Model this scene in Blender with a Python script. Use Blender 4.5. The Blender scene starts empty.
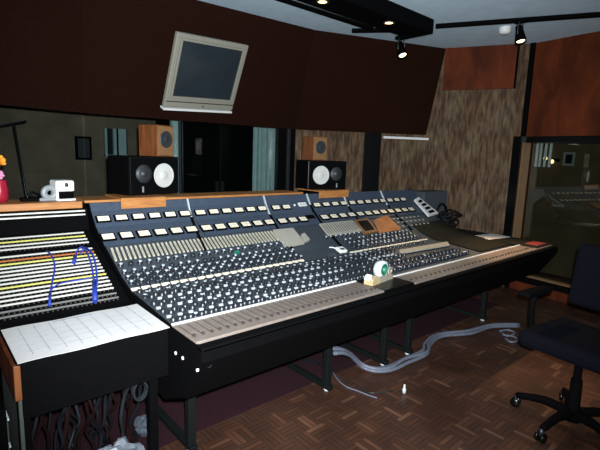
import bpy, bmesh, math, random
from mathutils import Vector, Matrix, Euler
random.seed(4)
SC = bpy.context.scene
COL = SC.collection
PI = math.pi

# ------------------------------------------------------------------ camera frame
# world axes: X along the console (to the right and away), Y across it (away), Z up, metres
F = 445.0
CAM = Vector((-0.836, -1.804, 1.54))
TH = math.radians(48.5); ROLL = math.radians(2.0)
PITCH = math.atan((225 - 155) * math.cos(ROLL) / F)
UD = Vector((math.sin(TH), math.cos(TH), 0)); VD = Vector((-math.cos(TH), math.sin(TH), 0))
_fw = Vector((0, math.cos(PITCH), -math.sin(PITCH)))
_u0 = Vector((1, 0, 0)).cross(_fw)
_R = Vector((1, 0, 0)) * math.cos(ROLL) + _u0 * math.sin(ROLL)
_U = -Vector((1, 0, 0)) * math.sin(ROLL) + _u0 * math.cos(ROLL)
def _loc(d): return Vector((d.dot(UD), d.dot(VD), d.z))
FW, RT, UP = _loc(_fw), _loc(_R), _loc(_U)
def ray(x, y): return FW + RT * ((x - 300) / F) - UP * ((y - 225) / F)
def on_plane(x, y, p, n):
    d = ray(x, y); n = Vector(n)
    return CAM + d * ((Vector(p) - CAM).dot(n) / d.dot(n))
def at_z(x, y, z): return on_plane(x, y, (0, 0, z), (0, 0, 1))
def at_v(x, y, v): return on_plane(x, y, (0, v, 0), (0, 1, 0))
def at_u(x, y, u): return on_plane(x, y, (u, 0, 0), (1, 0, 0))

cam_data = bpy.data.cameras.new('camera'); cam = bpy.data.objects.new('camera', cam_data); COL.objects.link(cam)
cam_data.sensor_width = 36; cam_data.lens = 36 * F / 600; cam_data.clip_start = 0.02
M3 = Matrix((RT, UP, -FW)).transposed()
cam.matrix_world = Matrix.Translation(CAM) @ M3.to_4x4()
SC.camera = cam
SC.view_settings.view_transform = 'Standard'; SC.view_settings.look = 'None'
SC.view_settings.gamma = 1; SC.view_settings.use_curve_mapping = False
SC.view_settings.exposure = 0.0

# ------------------------------------------------------------------ materials
def lin(c):
    return tuple(((v / 255) / 12.92 if v / 255 <= 0.04045 else (((v / 255) + 0.055) / 1.055) ** 2.4) for v in c) + (1,)
def base(name):
    m = bpy.data.materials.new(name); m.use_nodes = True
    nt = m.node_tree; b = nt.nodes['Principled BSDF']
    return m, nt, b
def pm(name, rgb, rough=0.6, metal=0.0, var=0.12, scale=30.0, bump=0.0, spec=0.5, stretch=(1, 1, 1)):
    """plain material whose colour wanders a little with a noise"""
    m, nt, b = base(name)
    tc = nt.nodes.new('ShaderNodeTexCoord'); mp = nt.nodes.new('ShaderNodeMapping')
    mp.inputs['Scale'].default_value = stretch
    no = nt.nodes.new('ShaderNodeTexNoise'); no.inputs['Scale'].default_value = scale; no.inputs['Detail'].default_value = 3
    cr = nt.nodes.new('ShaderNodeValToRGB')
    c = lin(rgb)
    cr.color_ramp.elements[0].position = 0.3; cr.color_ramp.elements[1].position = 0.7
    cr.color_ramp.elements[0].color = tuple(v * (1 - var) for v in c[:3]) + (1,)
    cr.color_ramp.elements[1].color = tuple(min(1, v * (1 + var)) for v in c[:3]) + (1,)
    nt.links.new(tc.outputs['Object'], mp.inputs['Vector']); nt.links.new(mp.outputs['Vector'], no.inputs['Vector'])
    nt.links.new(no.outputs['Fac'], cr.inputs['Fac']); nt.links.new(cr.outputs['Color'], b.inputs['Base Color'])
    b.inputs['Roughness'].default_value = rough; b.inputs['Metallic'].default_value = metal
    b.inputs['Specular IOR Level'].default_value = spec
    if bump:
        bp = nt.nodes.new('ShaderNodeBump'); bp.inputs['Strength'].default_value = bump; bp.inputs['Distance'].default_value = 0.01
        nt.links.new(no.outputs['Fac'], bp.inputs['Height']); nt.links.new(bp.outputs['Normal'], b.inputs['Normal'])
    return m
def wood(name, dark, light, axis=(1, 12, 12), scale=3.0, rough=0.5, spec=0.4):
    m, nt, b = base(name)
    tc = nt.nodes.new('ShaderNodeTexCoord'); mp = nt.nodes.new('ShaderNodeMapping'); mp.inputs['Scale'].default_value = axis
    no = nt.nodes.new('ShaderNodeTexNoise'); no.inputs['Scale'].default_value = scale; no.inputs['Detail'].default_value = 6
    no.inputs['Distortion'].default_value = 0.6
    cr = nt.nodes.new('ShaderNodeValToRGB'); cr.color_ramp.elements[0].position = 0.32; cr.color_ramp.elements[1].position = 0.68
    cr.color_ramp.elements[0].color = lin(dark); cr.color_ramp.elements[1].color = lin(light)
    nt.links.new(tc.outputs['Object'], mp.inputs['Vector']); nt.links.new(mp.outputs['Vector'], no.inputs['Vector'])
    nt.links.new(no.outputs['Fac'], cr.inputs['Fac']); nt.links.new(cr.outputs['Color'], b.inputs['Base Color'])
    b.inputs['Roughness'].default_value = rough; b.inputs['Specular IOR Level'].default_value = spec
    return m
def streaky(name):
    """brown woven wall covering with short vertical streaks"""
    m, nt, b = base(name)
    tc = nt.nodes.new('ShaderNodeTexCoord')
    def noise(sc, det, s):
        mp = nt.nodes.new('ShaderNodeMapping'); mp.inputs['Scale'].default_value = s
        n = nt.nodes.new('ShaderNodeTexNoise'); n.inputs['Scale'].default_value = sc; n.inputs['Detail'].default_value = det
        nt.links.new(tc.outputs['Object'], mp.inputs['Vector']); nt.links.new(mp.outputs['Vector'], n.inputs['Vector'])
        return n
    a = noise(30, 3, (1, 1, 0.22)); c = noise(5, 2, (1, 1, 0.5))
    r1 = nt.nodes.new('ShaderNodeValToRGB'); e = r1.color_ramp.elements
    e[0].position = 0.34; e[0].color = lin((70, 58, 48)); e[1].position = 0.66; e[1].color = lin((116, 100, 82))
    x = r1.color_ramp.elements.new(0.5); x.color = lin((94, 79, 66))
    r2 = nt.nodes.new('ShaderNodeValToRGB'); e = r2.color_ramp.elements
    e[0].position = 0.35; e[0].color = (0.75, 0.62, 0.52, 1); e[1].position = 0.65; e[1].color = (1.0, 0.98, 0.9, 1)
    mx = nt.nodes.new('ShaderNodeMixRGB'); mx.blend_type = 'MULTIPLY'; mx.inputs[0].default_value = 1
    nt.links.new(a.outputs['Fac'], r1.inputs['Fac']); nt.links.new(c.outputs['Fac'], r2.inputs['Fac'])
    nt.links.new(r1.outputs['Color'], mx.inputs[1]); nt.links.new(r2.outputs['Color'], mx.inputs[2])
    nt.links.new(mx.outputs['Color'], b.inputs['Base Color']); b.inputs['Roughness'].default_value = 0.9
    b.inputs['Specular IOR Level'].default_value = 0.15
    bp = nt.nodes.new('ShaderNodeBump'); bp.inputs['Strength'].default_value = 0.5; bp.inputs['Distance'].default_value = 0.01
    nt.links.new(a.outputs['Fac'], bp.inputs['Height']); nt.links.new(bp.outputs['Normal'], b.inputs['Normal'])
    return m
def parquet(name):
    """finger parquet: squares of five strips, turned square by square"""
    m, nt, b = base(name)
    N = nt.nodes.new; L = nt.links.new
    tc = N('ShaderNodeTexCoord'); mp = N('ShaderNodeMapping'); mp.inputs['Rotation'].default_value = (0, 0, math.radians(0))
    mp.inputs['Scale'].default_value = (1 / 0.125,) * 3
    L(tc.outputs['Object'], mp.inputs['Vector'])
    sp = N('ShaderNodeSeparateXYZ'); L(mp.outputs['Vector'], sp.inputs[0])
    def mth(op, a, c=None):
        n = N('ShaderNodeMath'); n.operation = op
        for i, v in enumerate((a, c)):
            if v is None: continue
            if isinstance(v, (int, float)): n.inputs[i].default_value = v
            else: L(v, n.inputs[i])
        return n.outputs[0]
    fx, fy = mth('FLOOR', sp.outputs[0]), mth('FLOOR', sp.outputs[1])
    par = mth('FLOORED_MODULO', mth('ADD', fx, fy), 2.0)
    sx, sy = mth('MULTIPLY', sp.outputs[0], 4.0), mth('MULTIPLY', sp.outputs[1], 4.0)
    inv = mth('SUBTRACT', 1.0, par)
    s = mth('ADD', mth('MULTIPLY', sx, par), mth('MULTIPLY', sy, inv))
    fs = mth('FLOOR', s); fr = mth('SUBTRACT', s, fs)
    cb = N('ShaderNodeCombineXYZ'); L(fx, cb.inputs[0]); L(fy, cb.inputs[1]); L(fs, cb.inputs[2])
    wn = N('ShaderNodeTexWhiteNoise'); wn.noise_dimensions = '3D'; L(cb.outputs[0], wn.inputs['Vector'])
    cr = N('ShaderNodeValToRGB'); e = cr.color_ramp.elements
    e[0].position = 0.0; e[0].color = lin((66, 48, 40)); e[1].position = 1.0; e[1].color = lin((104, 77, 62))
    x = e.new(0.6); x.color = lin((74, 51, 41)); x = e.new(0.9); x.color = lin((84, 58, 46))
    L(wn.outputs['Value'], cr.inputs['Fac'])
    no = N('ShaderNodeTexNoise'); no.inputs['Scale'].default_value = 2.2; no.inputs['Detail'].default_value = 4; L(tc.outputs['Object'], no.inputs['Vector'])
    r2 = N('ShaderNodeValToRGB'); e = r2.color_ramp.elements; e[0].position = .3; e[0].color = (.6, .55, .5, 1); e[1].position = .7; e[1].color = (1.15, 1.1, 1.05, 1)
    L(no.outputs['Fac'], r2.inputs['Fac'])
    mx = N('ShaderNodeMixRGB'); mx.blend_type = 'MULTIPLY'; mx.inputs[0].default_value = 1
    L(cr.outputs['Color'], mx.inputs[1]); L(r2.outputs['Color'], mx.inputs[2])
    gap = mth('MINIMUM', fr, mth('SUBTRACT', 1.0, fr)); gp = mth('GREATER_THAN', gap, 0.05)
    m2 = N('ShaderNodeMixRGB'); L(gp, m2.inputs[0]); m2.inputs[1].default_value = lin((24, 14, 10)); L(mx.outputs['Color'], m2.inputs[2])
    L(m2.outputs['Color'], b.inputs['Base Color']); b.inputs['Roughness'].default_value = 0.42; b.inputs['Specular IOR Level'].default_value = 0.3
    return m
def glass_mat(name, refl=1.5, tint=(0.8, 0.85, 0.84)):
    m = bpy.data.materials.new(name); m.use_nodes = True; nt = m.node_tree
    for n in list(nt.nodes): nt.nodes.remove(n)
    o = nt.nodes.new('ShaderNodeOutputMaterial'); mix = nt.nodes.new('ShaderNodeMixShader')
    t = nt.nodes.new('ShaderNodeBsdfTransparent'); t.inputs[0].default_value = tint + (1,)
    g = nt.nodes.new('ShaderNodeBsdfGlossy'); g.inputs['Roughness'].default_value = 0.0
    fr = nt.nodes.new('ShaderNodeFresnel'); fr.inputs['IOR'].default_value = refl
    nt.links.new(fr.outputs[0], mix.inputs[0]); nt.links.new(t.outputs[0], mix.inputs[1]); nt.links.new(g.outputs[0], mix.inputs[2])
    nt.links.new(mix.outputs[0], o.inputs[0]); return m
def emit(name, rgb, s):
    m = bpy.data.materials.new(name); m.use_nodes = True; b = m.node_tree.nodes['Principled BSDF']
    b.inputs['Base Color'].default_value = lin(rgb); b.inputs['Emission Color'].default_value = lin(rgb); b.inputs['Emission Strength'].default_value = s
    return m

M = dict(
    ceiling=pm('ceiling_paint', (198, 222, 238), 0.9, var=0.06, scale=8, bump=0.1),
    soffit=pm('soffit_cloth', (35, 18, 13), 0.95, var=0.18, scale=60, bump=0.15, spec=0.03),
    cloth_wall=streaky('woven_wall_covering'),
    redwood=wood('red_brown_veneer', (62, 25, 10), (100, 45, 19), (2.5, 2.5, 1), 2.0, .75, .15),
    floor=parquet('parquet'),
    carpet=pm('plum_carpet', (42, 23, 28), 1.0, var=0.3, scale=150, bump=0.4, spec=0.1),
    dark_wall=pm('dark_wall_paint', (60, 46, 40), 0.9),
    booth_wall=pm('booth_wall_paint', (78, 66, 46), 0.9, var=0.3, scale=3), live_wall=pm('studio_wall_paint', (122, 106, 90), 0.9, var=0.2, scale=4),
    black=pm('black_paint', (6, 6, 7), 0.8, var=0.1, spec=0.04),
    black_gloss=pm('black_lacquer', (7, 8, 9), 0.28, var=0.1, spec=.35),
    dark_metal=pm('dark_steel', (60, 62, 66), 0.4, 0.6),
    leg=pm('black_steel_tube', (15, 19, 19), 0.6, 0.0, spec=.15),
    slate=pm('slate_blue_panel', (56, 68, 84), 0.55, var=0.12, scale=40),
    slate_dark=pm('dark_slate_panel', (54, 62, 70), 0.55, var=0.15, scale=60),
    desk=pm('dark_green_leathercloth', (24, 26, 22), 0.75, var=0.2, scale=20, spec=0.12),
    strip=pm('strip_plastic', (188, 184, 164), 0.5, var=0.05), cream=pm('cream_plastic', (236, 228, 204), 0.5, var=0.03),
    scale_ink=pm('scale_ink', (150, 140, 120), 0.7),
    taupe=pm('taupe_metal', (118, 108, 101), 0.5, 0.0, var=0.12, scale=25),
    slot_soft=pm('slot_grey', (74, 67, 63), 0.7), slot=pm('slot_black', (52, 46, 44), 0.7),
    knob=pm('knob_plastic', (30, 35, 42), 0.35),
    knob_cap=pm('knob_cap_metal', (180, 190, 200), 0.35, 0.2),
    button=pm('button_plastic', (172, 179, 186), 0.5, var=0.1), white=pm('white_plastic', (226, 228, 226), 0.5, var=0.03),
    grey_panel=pm('light_grey_panel', (166, 164, 152), 0.5, var=0.05),
    paper=pm('paper', (194, 194, 193), 0.85, var=0.03, scale=6),
    ink=pm('printed_line', (146, 153, 166), 0.9),
    oak=wood('honey_wood', (152, 98, 52), (182, 124, 70), (3, 25, 25), 2.5, 0.45),
    walnut=wood('speaker_veneer', (84, 46, 22), (116, 68, 34), (14, 14, 2), 2.5, 0.5),
    tan_front=pm('tan_baffle', (116, 86, 54), 0.6),
    beige=pm('beige_plastic', (138, 136, 124), 0.55, var=0.04),
    crt=pm('crt_glass', (40, 48, 54), 0.18, var=0.15, scale=3),
    blue=pm('blue_cord', (26, 50, 140), 0.5),
    red=pm('red_glaze', (150, 28, 50), 0.3),
    red_card=pm('red_card', (130, 40, 36), 0.7),
    orange=pm('orange_petals', (238, 150, 40), 0.8, var=0.3, scale=80),
    pink=pm('pink_petals', (226, 150, 190), 0.8, var=0.2, scale=80),
    grey=pm('grey_plastic', (128, 134, 138), 0.4),
    cone=pm('white_paper_cone', (186, 188, 184), 0.7, var=0.03),
    dark_grille=pm('dark_dome', (40, 44, 48), 0.5),
    copper=pm('copper_card', (140, 92, 54), 0.5, var=0.25, scale=12),
    cable_grey=pm('pale_grey_cable', (96, 102, 116), 0.5),
    cable_red=pm('red_brown_cable', (26, 11, 11), 0.8, spec=.08), cable_blk=pm('black_cable', (14, 14, 16), 0.6, spec=.3), cable_blue=pm('slate_cable', (18, 22, 27), 0.8, spec=.08), cable_dim=pm('grey_cable', (32, 35, 40), 0.8, spec=.08),
    teal=pm('teal_curtain_cloth', (170, 192, 194), 0.9, var=0.1, scale=10),
    pale=pm('pale_metal_trim', (190, 200, 206), 0.4),
    tape=pm('clear_tape', (214, 228, 224), 0.35), green=pm('green_core', (20, 110, 86), 0.5),
    clear=pm('smoky_clear_plastic', (150, 146, 132), 0.25, var=0.25, scale=60), yellow=pm('yellowed_plastic', (176, 160, 122), 0.4, var=0.1),
    chair=pm('navy_chair_fabric', (9, 10, 17), 0.9, var=0.2, scale=120, spec=0.06),
    white_bag=pm('white_polythene', (108, 116, 126), 0.45, var=0.1), bag=pm('grey_polythene', (74, 82, 92), 0.4, var=0.1), 
    glass=glass_mat('front_glass', 1.45), glass_dark=glass_mat('booth_glass', 1.7, (0.8, 0.83, 0.8)),
    grey_green=pm('grey_green_board', (58, 66, 62), 0.7),
    sy=pm('yellow_strip', (206, 204, 110), 0.5), so=pm('orange_strip', (176, 104, 60), 0.5), sw=pm('white_strip', (206, 206, 198), 0.5, var=0.03), sg=pm('grey_strip', (110, 110, 108), 0.5),
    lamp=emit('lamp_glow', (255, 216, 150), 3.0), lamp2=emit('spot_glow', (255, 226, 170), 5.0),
    led=emit('led_glow', (240, 245, 255), .8),
)

# ------------------------------------------------------------------ mesh builder
class MB:
    def __init__(s): s.bm = bmesh.new(); s.mats = []
    def mi(s, mat):
        if mat not in s.mats: s.mats.append(mat)
        return s.mats.index(mat)
    def poly(s, pts, mat):
        f = s.bm.faces.new([s.bm.verts.new(p) for p in pts]); f.material_index = s.mi(mat); return f
    def prism(s, pts, ext, mat):
        """polygon pts swept by the vector ext"""
        e = Vector(ext); a = [s.bm.verts.new(p) for p in pts]; b = [s.bm.verts.new(Vector(p) + e) for p in pts]
        n = len(pts); i = s.mi(mat); fs = [s.bm.faces.new(a[::-1]), s.bm.faces.new(b)]
        for k in range(n): fs.append(s.bm.faces.new((a[k], a[(k + 1) % n], b[(k + 1) % n], b[k])))
        for f in fs: f.material_index = i
        return fs
    def box(s, lo, hi, mat, bevel=0.0, mx=None):
        x0, y0, z0 = lo; x1, y1, z1 = hi
        fs = s.prism([(x0, y0, z0), (x1, y0, z0), (x1, y1, z0), (x0, y1, z0)], (0, 0, z1 - z0), mat)
        vs = list({v for f in fs for v in f.verts})
        if bevel:
            ed = list({e for f in fs for e in f.edges})
            r = bmesh.ops.bevel(s.bm, geom=ed, offset=bevel, segments=2, affect='EDGES', profile=0.5, material=-1)
            vs = list({v for f in r['faces'] for v in f.verts} | {v for v in vs if v.is_valid})
        if mx is not None: bmesh.ops.transform(s.bm, matrix=mx, verts=vs)
        return vs
    def lathe(s, prof, mat, seg=16, mx=Matrix.Identity(4), mats=None):
        """profile of (radius, z) turned about Z; mats may give one material per band"""
        rings = []
        for r, z in prof:
            if r < 1e-6: rings.append([s.bm.verts.new(mx @ Vector((0, 0, z)))])
            else: rings.append([s.bm.verts.new(mx @ Vector((r * math.cos(2 * PI * k / seg), r * math.sin(2 * PI * k / seg), z))) for k in range(seg)])
        for j in range(len(rings) - 1):
            a, b = rings[j], rings[j + 1]; i = s.mi(mats[j] if mats else mat)
            for k in range(seg):
                k2 = (k + 1) % seg
                if len(a) == 1 and len(b) == 1: continue
                if len(a) == 1: f = s.bm.faces.new((a[0], b[k2], b[k]))
                elif len(b) == 1: f = s.bm.faces.new((a[k], a[k2], b[0]))
                else: f = s.bm.faces.new((a[k], a[k2], b[k2], b[k]))
                f.material_index = i; f.smooth = True
    def tube(s, pts, r, mat, seg=8, smooth=4, flat=1.0):
        P = [Vector(p) for p in pts]
        if smooth and len(P) > 2:
            Q = []
            for k in range(len(P) - 1):
                p0, p1, p2, p3 = P[max(k - 1, 0)], P[k], P[k + 1], P[min(k + 2, len(P) - 1)]
                for j in range(smooth):
                    t = j / smooth
                    Q.append(0.5 * ((2 * p1) + (p2 - p0) * t + (2 * p0 - 5 * p1 + 4 * p2 - p3) * t * t + (3 * p1 - p0 - 3 * p2 + p3) * t ** 3))
            P = Q + [P[-1]]
        rings = []; i = s.mi(mat); ref = Vector((0, 0, 1))
        for k, p in enumerate(P):
            t = (P[min(k + 1, len(P) - 1)] - P[max(k - 1, 0)]).normalized()
            a = ref - t * ref.dot(t)
            if a.length < 1e-3: a = Vector((1, 0, 0)) - t * t.x
            a.normalize(); b = t.cross(a); ref = a
            rr = r[min(int(k * len(r) / len(P)), len(r) - 1)] if isinstance(r, (list, tuple)) else r
            rings.append([s.bm.verts.new(p + (a * math.cos(2 * PI * j / seg) * flat + b * math.sin(2 * PI * j / seg)) * rr) for j in range(seg)])
        for a, b in zip(rings, rings[1:]):
            for j in range(seg):
                f = s.bm.faces.new((a[j], a[(j + 1) % seg], b[(j + 1) % seg], b[j])); f.material_index = i; f.smooth = True
        for rg, rv in ((rings[0], True), (rings[-1], False)):
            f = s.bm.faces.new(rg[::-1] if rv else rg); f.material_index = i
    def build(s, name, parent=None, kind=None, label=None, recalc=True):
        if recalc: bmesh.ops.recalc_face_normals(s.bm, faces=s.bm.faces)
        me = bpy.data.meshes.new(name); s.bm.to_mesh(me); s.bm.free()
        for m in s.mats: me.materials.append(m)
        o = bpy.data.objects.new(name, me); COL.objects.link(o)
        if parent: o.parent = parent
        if kind: o['kind'] = kind
        if label: o['label'] = label
        return o
def tag(o, label, cat, group=None):
    o['label'] = label; o['category'] = cat
    if group: o['group'] = group
    return o
def thing(name, loc, label, cat, group=None, rot=(0, 0, 0)):
    o = bpy.data.objects.new(name, None); COL.objects.link(o); o.location = loc; o.rotation_euler = rot; o.empty_display_size = 0.1
    return tag(o, label, cat, group)
def dup(o, loc=None, rot=None, parent=None):
    c = o.copy(); COL.objects.link(c)
    if parent: c.parent = parent
    if loc is not None: c.location = loc
    if rot is not None: c.rotation_euler = rot
    for ch in list(o.children): dup(ch, parent=c)
    return c
def struct(o): o['kind'] = 'structure'; return o
def vbox(p, q, z0, z1, t, mat, mb):
    """vertical slab from p to q in plan, thickness t to its left (+) side"""
    d = Vector((q[0] - p[0], q[1] - p[1], 0)).normalized(); n = Vector((-d.y, d.x, 0)) * t
    P = [Vector((p[0], p[1], z0)), Vector((q[0], q[1], z0)), Vector((q[0], q[1], z0)) + n, Vector((p[0], p[1], z0)) + n]
    mb.prism(P, (0, 0, z1 - z0), mat)

# ------------------------------------------------------------------ room shell
CZ = 2.9
A = at_z(446, 48.5, CZ); Bc = at_z(534, 43.3, CZ); D0 = at_z(600, 31, CZ)
Dd = (D0 - Bc); Dd.z = 0; Dd.normalize()
De = Bc + Dd * 5.2
nW = Vector((-(A - Bc).y, (A - Bc).x, 0)).normalized()           # normal of the covered wall
SB = 1.85                                                     # bottom of the overhanging soffit
L2 = Vector((0.42, 2.60)); L1 = Vector((-1.3, 2.2)); L3 = Vector((2.78, 2.45))
R4 = on_plane(426, 134, Bc, nW); R4 = Vector((R4.x, R4.y))
LW = -2.4; BV = -4.2

mb = MB(); mb.box((LW - 0.1, BV - 0.1, -0.1), (7.0, 5.6, 0), M['floor']); struct(mb.build('floor'))
mb = MB(); mb.box((LW - 0.1, BV - 0.1, CZ), (7.0, 5.6, CZ + 0.1), M['ceiling']); struct(mb.build('ceiling'))
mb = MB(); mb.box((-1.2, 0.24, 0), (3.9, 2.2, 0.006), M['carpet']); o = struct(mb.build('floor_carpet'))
mb = MB(); mb.box((LW - 0.1, BV - 0.1, 0), (LW, 5.6, CZ), M['dark_wall']); struct(mb.build('wall_left'))
mb = MB(); mb.box((LW, BV - 0.1, 0), (7.0, BV, CZ), M['dark_wall']); struct(mb.build('wall_back'))
# covered wall at the far right, A -> Bc (and on past A behind the soffit)
ext = A + (A - Bc).normalized() * 0.45
mb = MB(); vbox((Bc.x, Bc.y), (ext.x, ext.y), 0, CZ, -0.1, M['cloth_wall'], mb); struct(mb.build('wall_far'))
# veneer panel high on the covered wall, and its dark edge strip
g = [on_plane(x, y, Bc - nW * 0, nW) for x, y in ((446, 47), (513, 45), (513, 90), (441, 90))]
toward = nW if (CAM - Bc).dot(nW) > 0 else -nW
mb = MB(); lo = 2.40
pa = g[3].copy(); pb = g[2].copy()
P4 = [Vector((A.x, A.y, CZ - .002)), Vector((pb.x, pb.y, CZ - .002)), Vector((pb.x, pb.y, lo)), Vector((A.x, A.y, lo))]
mb.prism(P4, toward * 0.03, M['redwood']); struct(mb.build('trim_1'))
mb = MB(); dd = (Bc - A).normalized(); q = Vector((pb.x, pb.y, lo))
mb.prism([q, q + dd * 0.025, q + dd * 0.025 + Vector((0, 0, CZ - lo - .002)), q + Vector((0, 0, CZ - lo - .002))], toward * 0.05, M['black']); struct(mb.build('trim_2'))
# right wall: veneer above, window, low wall below
WT, WB = 1.80, 0.17
pB = (Bc.x, Bc.y); pE = (De.x, De.y)
rn = Vector((Dd.y, -Dd.x, 0)); rn = rn if (CAM - Bc).dot(rn) > 0 else -rn       # into the room
ff = Bc + Dd * 0.06
mb = MB(); vbox(pB, pE, WT, CZ, 0.12, M['redwood'], mb); vbox(pB, pE, 0, WB, 0.12, M['redwood'], mb); vbox(pB, (ff.x, ff.y), WB, WT, 0.12, M['redwood'], mb)
vbox((Bc + Dd * 4.2)[:2], pE, WB, WT, 0.12, M['redwood'], mb)
struct(mb.build('wall_right'))
mb = MB(); c = Bc + rn * 0.012
mb.prism([c - dd * .02, c + Dd * .035, c + Dd * .035 + Vector((0, 0, -CZ)), c - dd * .02 + Vector((0, 0, -CZ))], rn * 0.02, M['black']); struct(mb.build('trim_3'))

def wpt(s, z, out=0.0): return Bc + Dd * s + Vector((0, 0, z - CZ)) + rn * out
w2 = thing('window_2', (0, 0, 0), 'wide black-framed booth window in the right-hand wall', 'window'); w2['kind'] = 'structure'
for k in ('label', 'category'): del w2[k]
s0, s1 = -0.02, 4.2
def bar(mb, sa, sb, za, zb, o0, o1, mat): mb.prism([wpt(sa, za, o0), wpt(sb, za, o0), wpt(sb, zb, o0), wpt(sa, zb, o0)], rn * (o1 - o0), mat)
mb = MB()
bar(mb, s0, s0 + .10, WB - .03, WT + .04, 0.0, .18, M['black_gloss']); bar(mb, s0 + .10, s1, WT - .03, WT + .04, 0.0, .13, M['black_gloss'])
bar(mb, s0 + .10, s1, WB - .05, WB + .03, 0.0, .05, M['black_gloss']); mb.build('window_frame', w2)
mb = MB(); bar(mb, s0 + .10, s1, WB + .03, WB + .05, -.01, .055, M['tan_front']); mb.build('window_sill', w2)
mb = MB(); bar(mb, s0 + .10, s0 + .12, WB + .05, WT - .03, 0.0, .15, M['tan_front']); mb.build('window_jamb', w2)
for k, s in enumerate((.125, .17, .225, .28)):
    mb = MB(); bar(mb, s, s + .026, 1.50, WT - .03, -.09, -.075, M['pale']); mb.build('reflection_strip', w2)  # pale bars imitating reflections of the glazing frame edges
mb = MB(); bar(mb, s0 + .10, s1, WB + .05, WT - .03, -.03, -.022, M['glass_dark']); mb.build('window_pane', w2)
# booth beyond the right window
mb = MB(); vbox((5.9, 3.0), (5.9, BV), 0, CZ, 0.1, M['booth_wall'], mb); struct(mb.build('wall_booth'))

bx0 = at_u(564, 152, 5.88); bx1 = at_u(574, 166, 5.88)
t = thing('booth_picture', (5.895, bx0.y, bx1.z), 'small pale blue-grey picture on the booth wall beyond the dark window', 'picture')
mb = MB(); wy = bx1.y - bx0.y; hz = bx0.z - bx1.z
mb.box((-.02, min(0, wy), 0), (.0, max(0, wy), hz), M['grey']); mb.build('picture_frame', t)
mb = MB(); mb.box((-.024, min(0, wy) + .03, .03), (-.018, max(0, wy) - .03, hz - .03), M['cable_blue']); mb.build('picture_print', t)
t = thing('reflection_lamp', at_u(550, 160, 5.88), 'twin warm glow added behind the dark window, imitating lamp reflections in its glass', 'lamp')  # added glowing pair standing in for warm lamp reflections in the glass
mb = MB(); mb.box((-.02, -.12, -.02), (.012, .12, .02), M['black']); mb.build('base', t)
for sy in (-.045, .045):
    mb = MB(); mb.lathe([(0, -.03), (.02, -.02), (.026, .0), (.02, .02), (0, .03)], M['lamp'], 16, Matrix.Translation((-.05, sy, .02 * (1 if sy > 0 else -1)))); mb.build('reflection_bulb', t)

# ---- overhanging soffit in three facets
T1 = at_z(197, 0, CZ); T2 = at_z(315, 30, CZ)
tl = T1 + (T1 - T2) * ((T1.x - 0.30) / (T2.x - T1.x))
TL = Vector((0.30, tl.y, CZ))
TLL = Vector((-1.3, TL.y - 0.45, CZ))
TLLL = Vector((LW, TLL.y - .35, CZ)); L0 = Vector((LW, 1.85))
def B3(p, z=SB): return Vector((p.x, p.y, z))
def facet(name, a, b, c, d, mat):
    """a,b along the ceiling, c,d along the bottom edge: a slab 8 cm deep"""
    mb = MB(); n = (b - a).cross(d - a).normalized()
    if n.dot(CAM - a) < 0: n = -n
    vs = [a, b, c, d]; f = [mb.bm.verts.new(p) for p in vs]; g2 = [mb.bm.verts.new(p - n * 0.08) for p in vs]
    i = mb.mi(mat); bmf = mb.bm.faces.new
    for q in ((f[0], f[1], f[2]), (f[0], f[2], f[3]), g2[::-1]): bmf(q)
    for k in range(4): bmf((f[k], f[(k + 1) % 4], g2[(k + 1) % 4], g2[k]))
    return struct(mb.build(name))
zL3 = on_plane(292, 129.5, B3(L3), (0, 1, 0)).z
facet('wall_soffit', TL, T2, B3(L3), B3(L2), M['soffit'])
facet('wall_soffit_right', T2, A, B3(R4), B3(L3), M['soffit'])
facet('wall_soffit_left', TLL, TL, B3(L2), B3(L1), M['soffit'])
facet('wall_soffit_corner', TLLL, TLL, B3(L1), B3(L0), M['soffit'])
# soffit underside back to the window line and the wall beneath
def plan_off(p, q, t):
    d = (q - p).normalized(); return Vector((-d.y, d.x)) * t
mb = MB()
for p, q in ((L0, L1), (L1, L2), (L2, L3), (L3, R4)):
    n = plan_off(p, q, 0.12)
    mb.prism([B3(p), B3(q), B3(q + n), B3(p + n)], (0, 0, 0.05), M['soffit'])
struct(mb.build('trim_4'))
mb = MB()
for p, q in ((L0, L1), (L1, L2), (L2, L3)):
    n = plan_off(p, q, 0.03); vbox(p + n, q + n, 0, 0.95, 0.1, M['dark_wall'], mb)
struct(mb.build('wall_front'))
n = plan_off(L3, R4, 0.03)
mb = MB(); vbox(L3 + n, R4 + n, 0, SB, 0.1, M['cloth_wall'], mb); struct(mb.build('wall_front_right'))
def line_pt(px, p, q, z=1.5, off=0.03):
    """point of the wall line p-q seen at column px"""
    n = plan_off(p, q, 1.0); y = 160
    P = on_plane(px, y, (p.x + n.x * off, p.y + n.y * off, z), (n.x, n.y, 0)); return Vector((P.x, P.y))
# black posts, rail on the covered front wall
for nm, a, b in (('trim_5', 363, 379), ('trim_6', 428, 432)):
    pa_, pb_ = line_pt(a, L3, R4), line_pt(b, L3, R4)
    mb = MB(); nn = plan_off(L3, R4, 1.0); vbox(pa_, pb_, 0, SB - .002, -0.04, M['black_gloss'], mb); struct(mb.build(nm))
mb = MB(); pa_, pb_ = line_pt(381, L3, R4), line_pt(427, L3, R4); vbox(pa_, pb_, SB - .065, SB - .038, -0.05, M['white'], mb); struct(mb.build('trim_7'))
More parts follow.
